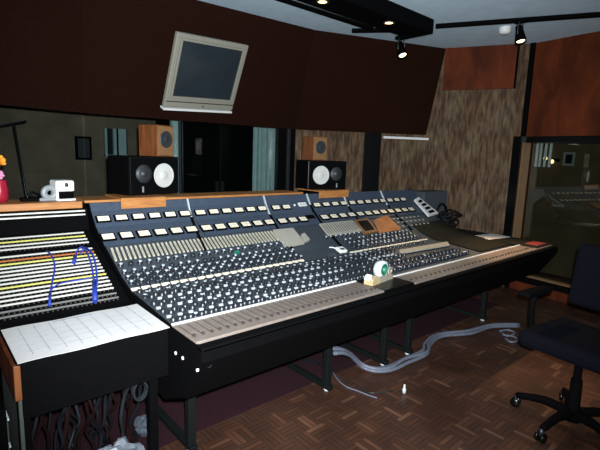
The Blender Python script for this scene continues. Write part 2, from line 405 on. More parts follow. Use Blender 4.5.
# window 1: big panes between the wall and the soffit
w1 = bpy.data.objects.new('window_1', None); COL.objects.link(w1); w1['kind'] = 'structure'
for p, q in ((L0, L1), (L1, L2), (L2, L3)):
    n = plan_off(p, q, 0.06); mb = MB(); vbox(p + n, q + n, 0.95, SB, 0.008, M['glass'], mb); mb.build('window_pane', w1)
a_, b_ = line_pt(275, L2, L3), L3 + plan_off(L2, L3, .03)
mb = MB(); vbox(a_, b_, .9, SB - .002, -.06, M['black_gloss'], mb)
c_ = a_ + (b_ - a_) * .55; vbox(c_, c_ + (b_ - a_) * .1, .9, SB - .004, -.08, M['dark_metal'], mb)
mb.build('window_post', w1)
a_ = line_pt(178.6, L2, L3); mb = MB(); vbox(a_, a_ + Vector((.02, 0)), .95, SB - .002, -.02, M['dark_metal'], mb); mb.build('window_mullion', w1)
mb = MB()
for p, q in ((L1, L2), (L2, L3)):
    n = plan_off(p, q, 0.0); vbox(p + n, q + n, .95, 1.0, -.0001 + .1, M['black'], mb)
mb.build('window_sill', w1)

# live room beyond the front glass
mb = MB(); mb.box((LW, 5.0, 0), (3.9, 5.1, CZ), M['live_wall']); struct(mb.build('wall_live_room'))
mb = MB(); mb.box((3.9, 2.3, 0), (4.0, 5.1, CZ), M['dark_wall']); struct(mb.build('wall_live_room_right'))
def rect_v(x0, y0, x1, y1, v):
    a = at_v(x0, y0, v); b = at_v(x1, y1, v); return min(a.x, b.x), max(a.x, b.x), min(a.z, b.z), max(a.z, b.z)
x0, x1, z0, z1 = rect_v(75, 136, 92, 160, 4.97)
t = thing('framed_picture', (x0, 4.985, z0), 'small dark picture on the brown wall behind the glass', 'picture')
mb = MB(); mb.box((0, -.02, 0), (x1 - x0, 0.013, z1 - z0), M['black']); mb.build('picture_frame', t)
mb = MB(); mb.box((.03, -.024, .03), (x1 - x0 - .03, -.018, z1 - z0 - .03), M['dark_grille']); mb.build('picture_print', t)
x0, x1, z0, z1 = rect_v(104, 128, 128, 157, 4.97)
w3 = bpy.data.objects.new('window_3', None); COL.objects.link(w3); w3['kind'] = 'structure'; w3.location = (x0, 4.99, z0)
mb = MB(); W_, H_ = x1 - x0, z1 - z0
for a0, a1 in ((0, .03), (W_ * .36, W_ * .36 + .07), (W_ - .17, W_ - .03)): mb.box((a0, -.05, 0), (a1, 0, H_), M['teal'])
mb.box((0, -.045, 0), (W_, 0, .03), M['teal']); mb.build('window_frame', w3)
mb = MB(); mb.box((0, -.01, 0), (W_, .004, H_), M['crt']); mb.build('window_pane', w3)
# dark equipment tower and curtain just behind the glass
vv = 3.1
x0, x1, z0, z1 = rect_v(181, 128, 252, 198, vv)
t = thing('isolation_booth', (x0, vv, 0), 'tall black cupboard behind the front glass beside the teal curtain', 'cupboard')
mb = MB(); mb.box((0, 0, 0), (x1 - x0, .7, 2.1), M['black'], .01); mb.build('carcass', t)
t.name = 'tall_cupboard'
for k in range(2):
    mb = MB(); w_ = (x1 - x0) / 2; mb.box((k * w_ + .008, -.02, .05), ((k + 1) * w_ - .008, .0, 2.05), M['black_gloss'], .004); d_ = mb.build('cupboard_door', t)
    mb = MB(); mb.box((w_ - .05 + .08 * k, -.05, 1.0), (w_ - .03 + .08 * k, -.02, 1.18), M['dark_metal']); mb.build('handle', d_)
x0, x1, z0, z1 = rect_v(253.5, 130, 276, 192, 3.0)
t = thing('curtain', (x0, 3.0, 0), 'pale teal curtain hanging behind the front glass by the black post', 'curtain')
mb = MB(); W_ = x1 - x0 + .05; pts = []
N_ = 40
for k in range(N_ + 1): pts.append((k / N_ * W_, .008 * math.sin(k * 0.95) + .004 * math.sin(k * 2.3)))
for (ax, ay), (bx, by) in zip(pts, pts[1:]):
    f = mb.prism([(ax, ay, .3), (bx, by, .3), (bx, by + .006, .3), (ax, ay + .006, .3)], (0, 0, 1.75), M['teal'])
mb.build('curtain_cloth', t)
mb = MB(); mb.tube([(-.05, .0, 2.06), (W_ + .1, .0, 2.06)], .012, M['dark_metal'], smooth=0); mb.build('curtain_rod', t)
# pale post right of the small wooden speaker, behind the glass
x0, x1, z0, z1 = rect_v(172, 128, 179, 196, 2.9)
mb = MB(); mb.box((x0, 2.9, 0), (x1, 2.95, 2.1), M['teal']); tag(mb.build('door_post'), 'thin pale post behind the front glass, between wooden speaker and black cupboard', 'post')
# microphone stand behind the glass at the far left
p = at_v(22, 150, 3.0)
t = thing('microphone_stand', (p.x, 3.0, 0), 'dark boom microphone stand behind the glass above the potted flowers', 'stand')
t['label'] = 'dark boom microphone stand behind the glass, above the flower vase'
mb = MB(); mb.tube([(0.06, 0, .0), (.02, 0, 1.0), (-.05, 0, 1.72)], .009, M['dark_metal'], smooth=0); mb.build('pole', t)
mb = MB(); mb.tube([(.05, 0, 1.76), (-.45, 0, 1.62), (-.7, 0, 1.5)], .008, M['dark_metal'], smooth=2); mb.build('boom_arm', t)
mb = MB(); mb.lathe([(0, 0), (.14, 0), (.14, .02), (.03, .04), (0, .04)], M['black'], 20, Matrix.Translation((.06, 0, 0))); mb.build('base', t)
mb = MB(); mb.lathe([(0, -.05), (.028, -.05), (.03, .02), (.0, .05)], M['dark_metal'], 14, Matrix.Translation((-.7, 0, 1.5)) @ Matrix.Rotation(1.1, 4, 'Y')); mb.build('microphone', t)

# ------------------------------------------------------------------ ceiling fittings
vt = at_z(433, 19, CZ); VB = 2.765
q1, q2, q3, q4 = at_z(433, 34, VB), at_z(404.6, 37, VB), at_z(304, 0, VB), at_z(372, 0, VB)
# rectangle running along X: right end at q1/q2
ux = ((q2 - q3).normalized() + Vector((1, 0, 0)) * 1.5).normalized(); vy = Vector((-ux.y, ux.x, 0)); W_ = 0.29
far = Vector((q1.x, q1.y, 0))
t = thing('light_valance', (far.x, far.y, VB), 'long black light box under the ceiling with two recessed lamps', 'ceiling light')
ang = math.atan2(ux.y, ux.x); t.rotation_euler = (0, 0, ang)
LEN = 3.2; HH = CZ - VB
mb = MB()
mb.box((-LEN, 0, .02), (0, .02, HH), M['black']); mb.box((-LEN, W_ - .02, .02), (0, W_, HH), M['black']); mb.box((-.02, .02, .02), (0, W_ - .02, HH), M['black'])
mb.box((-LEN, .02, .02), (-LEN + .02, W_ - .02, HH), M['black']); mb.build('side_board', t)
mb = MB(); mb.box((-LEN, 0, 0), (0, W_, .02), M['black'], .004); mb.build('underside', t)
inv = (Matrix.Translation(t.location) @ Matrix.Rotation(ang, 4, 'Z')).inverted()
for px_ in ((389, 22.6), (322.5, 1.5)):
    c = inv @ at_z(*px_, VB)
    mb = MB(); mb.lathe([(.055, .012), (.055, -.006), (.042, -.006), (.036, .004)], M['dark_metal'], 20, Matrix.Translation((c.x, c.y, 0))); r_ = mb.build('recessed_lamp', t)
    mb = MB(); mb.lathe([(0, -.004), (.036, -.004)], M['lamp'], 20, Matrix.Translation((c.x, c.y, 0))); mb.build('lamp_lens', r_)
def ceil_bar(name, pa, pb, w, h, label):
    a = Vector((pa.x, pa.y, CZ - h)); b = Vector((pb.x, pb.y, CZ - h)); d = (b - a).normalized(); n = Vector((-d.y, d.x, 0)) * w / 2
    mb = MB(); mb.prism([a - n, b - n, b + n, a + n], (0, 0, h - .001), M['black']); return tag(mb.build(name), label, 'track')
r0 = at_z(286, -1, CZ); r1 = at_z(372, 27.5, CZ)
ceil_bar('ceiling_rail', r0 + (r0 - r1) * .6, r1, .05, .03, 'thin black ceiling rail parallel to the light box, on its window side')
ta, tb = at_z(352, 29, CZ), at_z(398, 28.5, CZ)
ceil_bar('ceiling_track', ta, tb, .06, .035, 'short black lighting track stub on the ceiling by the dark soffit')
tc_, td = at_z(436, 24.5, CZ), at_z(600, 12.5, CZ)
ceil_bar('ceiling_track', tc_, td + (td - tc_) * .6, .06, .035, 'long black lighting track crossing the ceiling toward the right wall')
# track spots
def spot(loc, label, aim):
    t = thing('track_spotlight', loc, label, 'spotlight', None)
    mb = MB(); mb.box((-.035, -.06, -.03), (.035, .06, 0), M['black'], .004); mb.build('adapter', t)
    mb = MB(); mb.tube([(-.04, 0, -.03), (-.055, 0, -.1), (-.05, 0, -.14)], .006, M['dark_metal'], 8); mb.build('yoke_arm', t); mb = MB(); mb.tube([(.04, 0, -.03), (.055, 0, -.1), (.05, 0, -.14)], .006, M['dark_metal'], 8); mb.build('yoke_arm', t)
    tilt = Matrix.Translation((0, 0, -.13)) @ (Vector(aim) - Vector(loc)).to_track_quat('-Z', 'Y').to_matrix().to_4x4()
    mb = MB(); mb.lathe([(0, .085), (.03, .08), (.034, .03), (.05, -.06), (.05, -.08), (.044, -.08), (.036, -.055)], M['black'], 20, tilt); mb.build('lamp_can', t)
    mb = MB(); mb.lathe([(0, -.068), (.036, -.068)], M['lamp2'], 20, tilt); mb.build('lamp_lens', t)
    return t
p1 = at_z(402, 36, VB); p2 = at_z(521.5, 19.5, CZ - .035)
s1_ = spot((p1.x, p1.y, VB), 'black spotlight hanging under the end of the ceiling light box', (2.7, .1, .8))
s2_ = spot((p2.x, p2.y, CZ - .035), 'black spotlight hanging from the long ceiling track near the right wall', (3.3, -.4, .8))
c = at_z(505, 29.5, CZ - .02)
t = thing('smoke_detector', (c.x, c.y, CZ), 'small round white smoke detector on the ceiling', 'smoke detector')
mb = MB(); mb.lathe([(.055, 0), (.06, -.03), (.052, -.055), (.03, -.066), (0, -.068)], M['white'], 24); mb.build('detector_body', t)
mb = MB(); mb.lathe([(.022, -.066), (.02, -.072), (0, -.073)], M['grey'], 16); mb.build('sensor_cap', t)

# ------------------------------------------------------------------ mixing console
PR = [(-.24, .755), (0, .76), (.48, .795), (.62, .84), (.74, .90), (.87, .96), (1.03, 1.057), (1.117, 1.145), (1.151, 1.198)]
def SZ(v):
    for (a, za), (b, zb) in zip(PR, PR[1:]):
        if v <= b: return za + (zb - za) * (v - a) / (b - a), math.atan2(zb - za, b - a)
    return PR[-1][1], math.atan2(.053, .034)
def on_surf(x, y):
    d = ray(x, y)
    for (a, za), (b, zb) in zip(PR, PR[1:]):
        n = Vector((0, -(zb - za), b - a)); p = on_plane(x, y, (0, a, za), n)
        if a - 1e-3 <= p.y <= b + 1e-3: return p
    return None
CE = 3.476
con = thing('mixing_console', (0, 0, 0), 'long slate-blue multichannel mixing console on black legs with cream meters', 'mixing console')
mb = MB()
prof = [(0, .37), (0, .752)] + PR[2:] 
body = [(-.285, .745), (-.27, .70), (-.15, .49), (.07, .385), (1.0, .5), (1.2, .7), (1.2, 1.19), (1.151, 1.19)] + [(v, z - .008) for v, z in PR[-2:0:-1]] + [(-.245, .747)]
mb.prism([(0.012, v, z) for v, z in body], (CE - .024, 0, 0), M['slate_dark'])
mb.bm.faces.ensure_lookup_table()
mb.build('body', con)
mb = MB(); mb.prism([(0, v, z) for v, z in [(-.285, .75), (-.285, .70), (-.15, .478), (.07, .37), (1.0, .48), (1.21, .7), (1.21, 1.2)] + PR[-1:0:-1] + [(-.24, .757)]], (.012, 0, 0), M['black']); sp_ = mb.build('side_panel', con, label='black left end panel with bolts')
for x, y in ((176, 353), (183, 358)):
    p = at_u(x, y, 0); mb = MB(); mb.lathe([(0, -.006), (.007, -.006), (.008, .0), (.008, .006)], M['pale'], 12, Matrix.Translation(p) @ Matrix.Rotation(PI / 2, 4, 'Y')); mb.build('bolt', sp_)
p = at_u(198, 370, 0); mb = MB(); mb.lathe([(0, -.008), (.006, -.006), (.006, .004)], M['led'], 12, Matrix.Translation(p) @ Matrix.Rotation(PI / 2, 4, 'Y')); mb.build('pilot_light', sp_)
mb = MB(); mb.prism([(CE - .012, v, z) for v, z in [(-.285, .75), (-.285, .70), (-.15, .478), (.07, .37), (1.0, .48), (1.21, .7), (1.21, 1.2)] + PR[-1:0:-1] + [(-.24, .757)]], (.012, 0, 0), M['black']); mb.build('side_panel', con)
# black fascia skin under the armrest
mb = MB(); fs = [(-.289, .752), (-.289, .70), (-.154, .484), (.07, .374)]
fb = [(v - .006, z - .004) for v, z in fs]
mb.prism([(.0, v, z) for v, z in fs + fb[::-1]], (3.83, 0, 0), M['black']); mb.build('fascia', con)
mb = MB(); mb.box((0, -.295, .735), (3.80, -.238, .757), M['black'], .008); mb.build('armrest', con)
mb = MB(); p = at_v(270, 359, -.24)
mb.lathe([(0, -.012), (.011, -.01), (.013, 0), (.013, .01)], M['dark_metal'], 12, Matrix.Translation((.04, -.27, .672)) @ Matrix.Rotation(PI / 2, 4, 'X')); mb.build('lock', con)

def slab(pts, h, mat, mb, lift=.0):
    """thin plate on the console surface with the given corner points"""
    P = [Vector(p) for p in pts]; n = (P[1] - P[0]).cross(P[2] - P[0]).normalized()
    if n.z < 0: n = -n
    P = [p + n * lift for p in P]; mb.prism(P, n * h, mat)
def sv(u, v, lift=0.0):
    z, a = SZ(v); return Vector((u, v - math.sin(a) * lift, z + math.cos(a) * lift))
DV = [0, .675, 1.359, 1.838, 2.306, 2.884, CE]
for k in range(6):
    mb = MB(); a, b = DV[k] + .008, DV[k + 1] - .008
    vs = [.885, .96, 1.03, 1.075, 1.117, 1.149]
    for v0, v1 in zip(vs, vs[1:]): slab([sv(a, v0), sv(b, v0), sv(b, v1), sv(a, v1)], .004, M['slate'], mb, -.001)
    mb.build('meter_panel', con)
# dividers between bays
def skew(k, v): return DV[k] - max(0, (1.15 - v)) * .2
for k in (1, 2, 3, 4, 5):
    lowv = {1: .74, 2: .64, 3: .56, 4: .72, 5: .66}[k]
    mb = MB(); vs = [lowv + (1.149 - lowv) * j / 8 for j in range(9)]
    for v0, v1 in zip(vs, vs[1:]):
        u0, u1 = skew(k, v0), skew(k, v1); mat = M['pale'] if v0 > 1.02 else M['black']; w = .005 if v0 > 1.02 else .009
        slab([sv(u0 - w, v0), sv(u0 + w, v0), sv(u1 + w, v1), sv(u1 - w, v1)], .012, mat, mb, -.002)
    mb.build('divider', con)
# flat desk wing at the right end
mb = MB(); mb.box((CE, -.24, .70), (3.83, .95, .778), M['desk'], .006); mb.build('side_desk', con, label='flat dark desk wing at the right end')
mb = MB(); mb.box((CE + .004, 1.0, .70), (3.96, 1.2, 1.18), M['slate_dark'], .006); mb.box((3.955, 1.02, .9), (3.965, 1.18, 1.15), M['pale']); mb.build('end_cabinet', con, label='plain dark blue cabinet closing the meter bridge')
mb = MB(); slab([sv(2.88, .0), sv(CE - .012, .0), sv(CE - .012, .70), sv(2.88, .60)], .006, M['desk'], mb) if False else None
for v0, v1 in ((0.0, .2), (.2, .48), (.48, .62), (.62, .74)): slab([sv(2.88, v0), sv(CE - .012, v0), sv(CE - .012, v1), sv(2.88, v1)], .005, M['desk'], mb)
mb.build('desk_cover', con, label='dark green flat cover')
# meters
zz, aa = SZ(1.08)
def meter_proto():
    mb = MB(); mb.box((-.046, -.028, 0), (.046, .028, .010), M['black'], .003); r = mb.build('meter', con)
    mb = MB(); mb.box((-.034, -.0185, .008), (.034, .0185, .013), M['cream'])
    f = mb.build('meter_face', r)
    mb = MB()
    for k in range(7):
        t0 = (k - 3) / 3; mb.box((t0 * .022 - .003, .001 - .005 * t0 * t0, .0128), (t0 * .022 + .003, .0035 - .005 * t0 * t0, .0135), M['scale_ink'])
    mb.box((-.001, -.011, .0128), (.001, .004, .0135), M['scale_ink'], mx=Matrix.Rotation(.5, 4, 'Z')); mb.build('meter_scale', f)
    return r
mp_ = meter_proto(); first = True
row1 = [.062 + .1105 * k for k in range(6)] + [.735 + .1105 * k for k in range(6)] + [1.43, 1.54] + [1.893 + .116 * k for k in range(4)] + [2.362 + .116 * k for k in range(5)] + [2.945 + .116 * k for k in range(3)]
row2 = [.046 + .1105 * k for k in range(6)] + [.715 + .1105 * k for k in range(6)] + [1.40, 1.51, 1.62] + [1.873 + .116 * k for k in range(4)] + [2.342 + .116 * k for k in range(5)] + [2.925 + .116 * k for k in range(3)]
for row, v in ((row1, 1.070), (row2, .942)):
    z, a = SZ(v)
    for u in row:
        o = mp_ if first else dup(mp_, parent=con)
        first = False; o.location = sv(u, v, .003); o.rotation_euler = (a, 0, 0); o.scale = (1, .92 if v > 1 else 1.22, 1)
# talkback light and white switch plate in the third bay
mb = MB(); z, a = SZ(1.083); mb.lathe([(0, .01), (.008, .008), (.01, 0)], M['white'], 12, Matrix.Translation(sv(1.645, 1.083, .003)) @ Matrix.Rotation(a, 4, 'X')); mb.build('indicator', con)
mb = MB(); slab([sv(1.69, 1.07), sv(1.775, 1.07), sv(1.775, 1.095), sv(1.69, 1.095)], .012, M['white'], mb); slab([sv(1.70, 1.080), sv(1.765, 1.080), sv(1.765, 1.083), sv(1.70, 1.083)], .0135, M['slot'], mb); mb.build('switch_plate', con)
mb = MB(); slab([sv(1.68, .945), sv(1.775, .945), sv(1.775, .985), sv(1.68, .985)], .006, M['black'], mb); mb.build('blank_plate', con)
# cream strips (the upper faders), two to a channel
CP = .0562; CH = [.034 + CP * k for k in range(22)]
z, a = SZ(.8)
mb = MB()
slab([(-.006, -.062, 0), (.006, -.062, 0), (.006, .062, 0), (-.006, .062, 0)], .006, M['strip'], mb); slab([(-.001, -.05, .006), (.001, -.05, .006), (.001, .03, .006), (-.001, .03, .006)], .0006, M['slot_soft'], mb); sproto = mb.build('channel_strip', con)
first = True
for k in range(43):
    u = .030 + CP / 2 * k
    o = sproto if first else dup(sproto, parent=con); first = False
    o.location = sv(u, .80, .002); o.rotation_euler = (a, 0, -.12)
# knobs
def knob_mesh(cap):
    mb = MB(); mb.lathe([(.0165, 0), (.0155, .014), (.012, .019), (.0115, .020), (0, .0205)], M['knob'], 12, mats=[M['knob'], M['knob'], cap, cap] if cap else None); return mb
def light_knob_mesh():
    mb = MB(); mb.lathe([(.0175, 0), (.017, .006), (.0115, .007), (.0105, .018), (.0075, .021), (0, .0215)], M['knob'], 12, mats=[M['knob'], M['knob'], M['knob'], M['knob_cap'], M['knob_cap']]); return mb
places = []
allch = CH + [1.27 + CP * k for k in range(26)]
for u in allch:
    for v, du, c in ((.648, 0, 1), (.598, 0, 1), (.548, 0, 1), (.622, .5, 0), (.572, .5, 0), (.525, .5, 0), (.435, 0, 0), (.40, .5, 1), (.365, 0, 0), (.345, .5, 0), (.255, 0, 0), (.232, .5, 0), (.145, 0, 0), (.118, .5, 0), (.035, 0, 0), (.03, .5, 0)):
        if 1.24 < u < 1.8 and v > .5: continue
        if u > 2.08 and .2 < v < .41: continue
        places.append((u + du * CP, v, c))
    if u < 1.22 or 1.66 < u < 2.06: places.append((u, .705, 1))
random.seed(7)
places = [(u + random.uniform(-.002, .002), v, c if random.random() < .88 else 1 - c) for u, v, c in places]
ground = Vector((CAM.x, CAM.y))
places.sort(key=lambda p: (Vector((p[0], p[1])) - ground).length)
kd = knob_mesh(None).build('knob', con); kl = light_knob_mesh().build('knob', con); used = {0: False, 1: False}
rest = MB()
for n_, (u, v, c) in enumerate(places):
    z, a = SZ(v)
    if n_ < 100 - 2 or not used[c]:
        src = (kd, kl)[c]; o = src if not used[c] else dup(src, parent=con); used[c] = True
        o.location = sv(u, v, .001); o.rotation_euler = (a, 0, random.uniform(0, 3))
    else:
        mx = Matrix.Translation(sv(u, v, .001)) @ Matrix.Rotation(a, 4, 'X')
        if c: rest.lathe([(.0175, 0), (.017, .006), (.0115, .007), (.0105, .018), (.0075, .021), (0, .0215)], M['knob'], 8, mx, [M['knob'], M['knob'], M['knob'], M['knob_cap'], M['knob_cap']])
        else: rest.lathe([(.0165, 0), (.0155, .014), (.012, .019), (0, .0205)], M['knob'], 8, mx)
rest.build('small_knobs', con, kind='stuff')
# cream name strips and white push buttons
def bars(name, v, us, w, h, mat):
    z, a = SZ(v); mb = MB(); mb.box((-w / 2, -h / 2, 0), (w / 2, h / 2, .008), mat, .002); pr = mb.build(name, con)
    for k, u in enumerate(us):
        o = pr if k == 0 else dup(pr, parent=con); o.location = sv(u, v, .001); o.rotation_euler = (a, 0, 0)
bars('name_strip', .488, [u for u in CH] , .046, .021, M['cream'])
bars('name_strip', .483, [1.745 + CP * k for k in range(19)], .05, .014, M['cream'])
btn = []
for v, us in ((.31, [u for u in CH if u > .06]), (.197, CH + [1.27, 1.326]), (.082, CH[:21])): btn += [(u, v) for u in us]
for v, us in ((.29, [1.73 + CP * k for k in range(6)]), (.05, [1.77 + CP * k for k in range(17)]), ): btn += [(u, v) for u in us]
btn.sort(key=lambda p: (Vector(p) - ground).length)
mb = MB(); mb.box((-.012, -.007, 0), (.010, .007, .012), M['button'], .003); bpro = mb.build('button', con)
rest = MB()
for k, (u, v) in enumerate(btn):
    z, a = SZ(v)
    if k < 99:
        o = bpro if k == 0 else dup(bpro, parent=con); o.location = sv(u, v, .001); o.rotation_euler = (a, 0, 0)
    else: rest.box((-.012, -.007, 0), (.010, .007, .012), M['button'], 0, Matrix.Translation(sv(u, v, .001)) @ Matrix.Rotation(a, 4, 'X'))
rest.build('small_buttons', con, kind='stuff')
# centre section: pale panel, small block, remote-like cue box, cream block, screen, grey strip
def plate(name, px_, h, mat, label=None, lift=.002):
    mb = MB(); P = [on_surf(*p) for p in px_]
    n = Vector((0, 0, 0))
    for k in range(len(P)): n += (P[k] - P[0]).cross(P[(k + 1) % len(P)] - P[0])
    n.normalize(); n = n if n.z > 0 else -n
    c = sum(P, Vector()) / len(P); P = [p - n * ((p - c).dot(n)) + n * lift for p in P]
    mb.prism(P, n * h, mat); return mb.build(name, con, label=label), P, n
plate('metal_panel', ((272.5, 232), (292, 230), (304, 244.5), (285, 248.5)), .02, M['grey_panel'], 'pale grey square panel')
plate('metal_block', ((300.5, 236.5), (303.5, 235), (309, 241.5), (305.5, 243)), .022, M['grey_panel'], 'small pale grey block')
o, P, n = plate('control_block', ((319, 225), (352, 221.5), (361, 231.5), (328, 236.5)), .012, M['grey_panel'], 'pale panel of close-set faders')
mb = MB()
for k in range(14):
    t0 = (k + .5) / 14; a0 = P[0].lerp(P[1], t0); b0 = P[3].lerp(P[2], t0)
    d0 = (b0 - a0); w = Vector((.0016, 0, 0)); a1 = a0 + d0 * .12 + n * .0115; b1 = a0 + d0 * .88 + n * .0115
    mb.prism([a1 - w, a1 + w, b1 + w, b1 - w], n * .004, M['slot'])
mb.build('fader_slots', o)
o, P, n = plate('screen', ((353, 222), (367, 220), (377, 233), (364, 235.5)), .02, M['tan_front'], 'small dark screen in a tan surround')
c = sum(P, Vector()) / 4; mb = MB(); mb.prism([c + (p - c) * .72 + n * .019 for p in P], n * .003, M['black_gloss']); mb.build('screen_glass', o)
plate('grey_strip', ((399, 251), (447, 242.5), (449.5, 246), (400, 254.5)), .008, M['grey_panel'], 'long pale grey strip')
mb = MB(); z, a = SZ(.664); mb.box((-.02, -.008, 0), (.02, .008, .02), M['green'], .003, Matrix.Translation(sv(.785, .664, .012)) @ Matrix.Rotation(a, 4, 'X')); mb.build('tape_marker', con, label='bright green marker')
# small dark buttons over the right bay
mb = MB(); rest = []
pb_ = None
mb.box((-.012, -.009, 0), (.012, .009, .008), M['grey'], .002); pb_ = mb.build('switch', con); k = 0
for v in (.72, .78, .84):
    z, a = SZ(v)
    for u in [2.66 + .07 * j for j in range(8)]:
        o = pb_ if k == 0 else dup(pb_, parent=con); k += 1; o.location = sv(u, v, .001); o.rotation_euler = (a, 0, 0)
# white angled plate with four dark windows
P = [on_surf(*p) for p in ((413.5, 201), (417.5, 198.5), (437.5, 214.5), (428, 217.5))]
mb = MB(); slab(P, .02, M['white'], mb, .004); o = mb.build('white_module', con, label='white module with four dark windows')
n = (P[1] - P[0]).cross(P[2] - P[0]).normalized(); n = n if n.z > 0 else -n
for k in range(4):
    a0, a1 = .14 + .21 * k, .14 + .21 * k + .13
    L_ = lambda t_, s_: P[0].lerp(P[3], t_).lerp(P[1].lerp(P[2], t_), s_) + n * .0235
    mb = MB(); mb.prism([L_(a0, .25), L_(a0, .85), L_(a1, .85), L_(a1, .25)], n * .003, M['black']); mb.build('module_window', o)
# fader panels in front
def fader_panel(u0, u1, v0, v1, count, label):
    mb = MB(); mb.box((u0, v0, .752), (u1, v1, .766), M['taupe'], .003); r = mb.build('fader_panel', con, label=label)
    mb = MB(); mb.box((u0, v1 - .012, .766), (u1, v1, .772), M['white']); mb.build('panel_rim', r)
    du = (u1 - u0) / count
    for k in range(count):
        u = u0 + du * (k + .5)
        mb = MB(); mb.box((u - .003, v0 + .045, .7655), (u + .003, v1 - .03, .7665), M['slot_soft']); s = mb.build('fader_slot', r)
        vv_ = v0 + .05 + random.uniform(0, .006)
        mb = MB(); mb.box((u - .006, vv_ - .008, .767), (u + .006, vv_ + .008, .776), M['slot'], .002); mb.build('fader_knob', s)
fader_panel(.004, 1.235, -.238, -.004, 30, 'taupe fader panel at the left')
fader_panel(1.53, 3.80, -.252, -.075, 40, 'taupe fader panel at the right')
mb = MB(); mb.box((1.236, -.245, .74), (1.529, -.004, .768), M['black_gloss'], .003); mb.build('blank_panel', con, label='glossy black blank panel between the fader panels')
# legs with long foot rails
for k, u in enumerate((.163, 1.155, 1.75, 2.06, 3.3)):
    mb = MB(); mb.box((u - .022, .10, .03), (u + .022, .144, .45), M['leg'], .004); lg = mb.build('leg', con)
    mb = MB(); mb.box((u - .02, .08, .012), (u + .02, 1.0, .045), M['leg'], .004); mb.build('foot_rail', lg)
    mb = MB(); mb.lathe([(0, 0), (.02, 0), (.02, .012), (0, .012)], M['pale'], 12, Matrix.Translation((u, .12, 0))); mb.build('foot', lg)
    mb = MB(); mb.box((u - .018, .9, .045), (u + .018, .95, .49), M['leg']); mb.build('rear_post', lg)

# ------------------------------------------------------------------ patch bay cabinet
U0, U1 = -.59, -.012
pbx = thing('patch_bay', (0, 0, 0), 'black patch bay cabinet with white jack strips at the left end of the console', 'patch bay')
mb = MB()
side = [(.43, .745), (1.10, 1.04), (1.125, 1.14), (1.125, 1.172), (1.22, 1.172), (1.22, .45), (.43, .45)]
mb.prism([(U0, v, z) for v, z in side], (U1 - U0, 0, 0), M['black']); mb.build('cabinet', pbx)
mb = MB(); mb.box((U0 - .05, 1.115, 1.172), (U1 - .03, 1.36, 1.213), M['oak'], .004); mb.build('wood_top', pbx, label='honey-coloured wooden top')
mb = MB()
for z in (1.130, 1.152): mb.box((U0 - .02, 1.105 if z > 1.14 else 1.10, z), (U1 - .02, 1.13, z + .008), M['sw'])
mb.build('edge_strip', pbx)
mb = MB(); mb.box((U0, 0.0, .735), (U1, .44, .757), M['black'], .003); mb.build('shelf', pbx)
mb = MB(); mb.box((U0 + .01, -.006, .53), (U1, .014, .757), M['black'], .002); mb.build('front_panel', pbx)
mb = MB(); mb.box((U0 - .012, -.002, .61), (U0 + .01, .02, .745), M['walnut'], .002); mb.box((U0 - .012, .02, .61), (U0, .43, .735), M['redwood']); mb.build('wood_trim', pbx, label='red-brown wooden side trim')
mb = MB(); mb.box((U0, .02, .36), (U0 + .012, .43, .745), M['grey_green']); mb.prism([(U0, .0, .36), (U0, .43, .36), (U0, .43, .1), (U0, .25, .1)], (.012, 0, 0), M['grey_green']); mb.build('side_panel', pbx, label='grey-green left side board')
for u, v in ((U0 + .02, .06), (U1 - .05, .06), (U0 + .02, 1.15), (U1 - .05, 1.15)):
    mb = MB(); mb.box((u - .02, v - .02, 0), (u + .02, v + .02, .74 if v < .5 else .5), M['black'], .003); mb.build('leg', pbx)
# jack strips
a0, b0 = Vector((0, .45, .757)), Vector((0, 1.085, 1.036)); sl = math.atan2(b0.z - a0.z, b0.y - a0.y)
nrm = Vector((0, -math.sin(sl), math.cos(sl)))
ys = [227.5, 231.5, 236, 240.5, 248, 252, 255, 258.5, 262, 266, 270, 274, 278, 282, 286, 290, 294, 298, 302]
cols = ['sw', 'sy', 'sw', 'sw', 'sw', 'so', 'sy', 'sw', 'sw', 'sw', 'sw', 'sw', 'sy', 'sw', 'sw', 'sw', 'sw', 'sg', 'sg']
tt = [0.965, .91, .86, .81, .715, .665, .62, .575, .53, .485, .44, .395, .35, .305, .26, .215, .17, .105, .055]
for t_, c_ in zip(tt, cols):
    p = a0.lerp(b0, t_) + nrm * .001
    mx = Matrix.Translation(p) @ Matrix.Rotation(sl, 4, 'X')
    mb = MB(); mb.box((U0 + .005, -.0042, 0), (U1 - .045, .0042, .006), M[c_], .001, mx); st = mb.build('jack_strip', pbx, label={'sy': 'yellow jack strip', 'so': 'orange jack strip', 'sg': 'grey jack strip'}.get(c_))
    mb = MB()
    for k in range(24): mb.lathe([(0, .004), (.004, .004), (.004, -.001)], M['slot'], 6, mx @ Matrix.Translation((U0 + .03 + k * .0215, -.0135, 0)))
    mb.build('jack_row', pbx if False else st)
# track sheet on the shelf
t = thing('track_sheet', (0, 0, .7575), 'large white paper chart with a printed grid lying on the patch bay shelf', 'paper')
mb = MB(); N1 = 12
for k in range(N1):
    ua, ub = U0 + (U1 + .003 - U0) * k / N1, U0 + (U1 + .003 - U0) * (k + 1) / N1
    h = lambda u: .006 + .002 * math.sin(u * 21)
    pts = [(ua, -.018, h(ua) - .003), (ub, -.018, h(ub) - .003), (ub, .36, h(ub)), (ua, .36, h(ua))]
    mb.prism(pts, (0, 0, .0015), M['paper'])
bmesh.ops.remove_doubles(mb.bm, verts=mb.bm.verts, dist=1e-5); mb.build('sheet', t)
mb = MB()
for k in range(1, 6): mb.box((U0 + .02, .36 * k / 6 - .0012, .0095), (U1 - .02, .36 * k / 6 + .0012, .0101), M['ink'])
for k in range(1, 10): u = U0 + (U1 - U0) * k / 10; mb.box((u - .0012, .02, .0095), (u + .0012, .34, .0101), M['ink'])
mb.box((U0 + .19, .325, .0095), (U0 + .36, .335, .0102), M['ink']); mb.build('printed_grid', t)
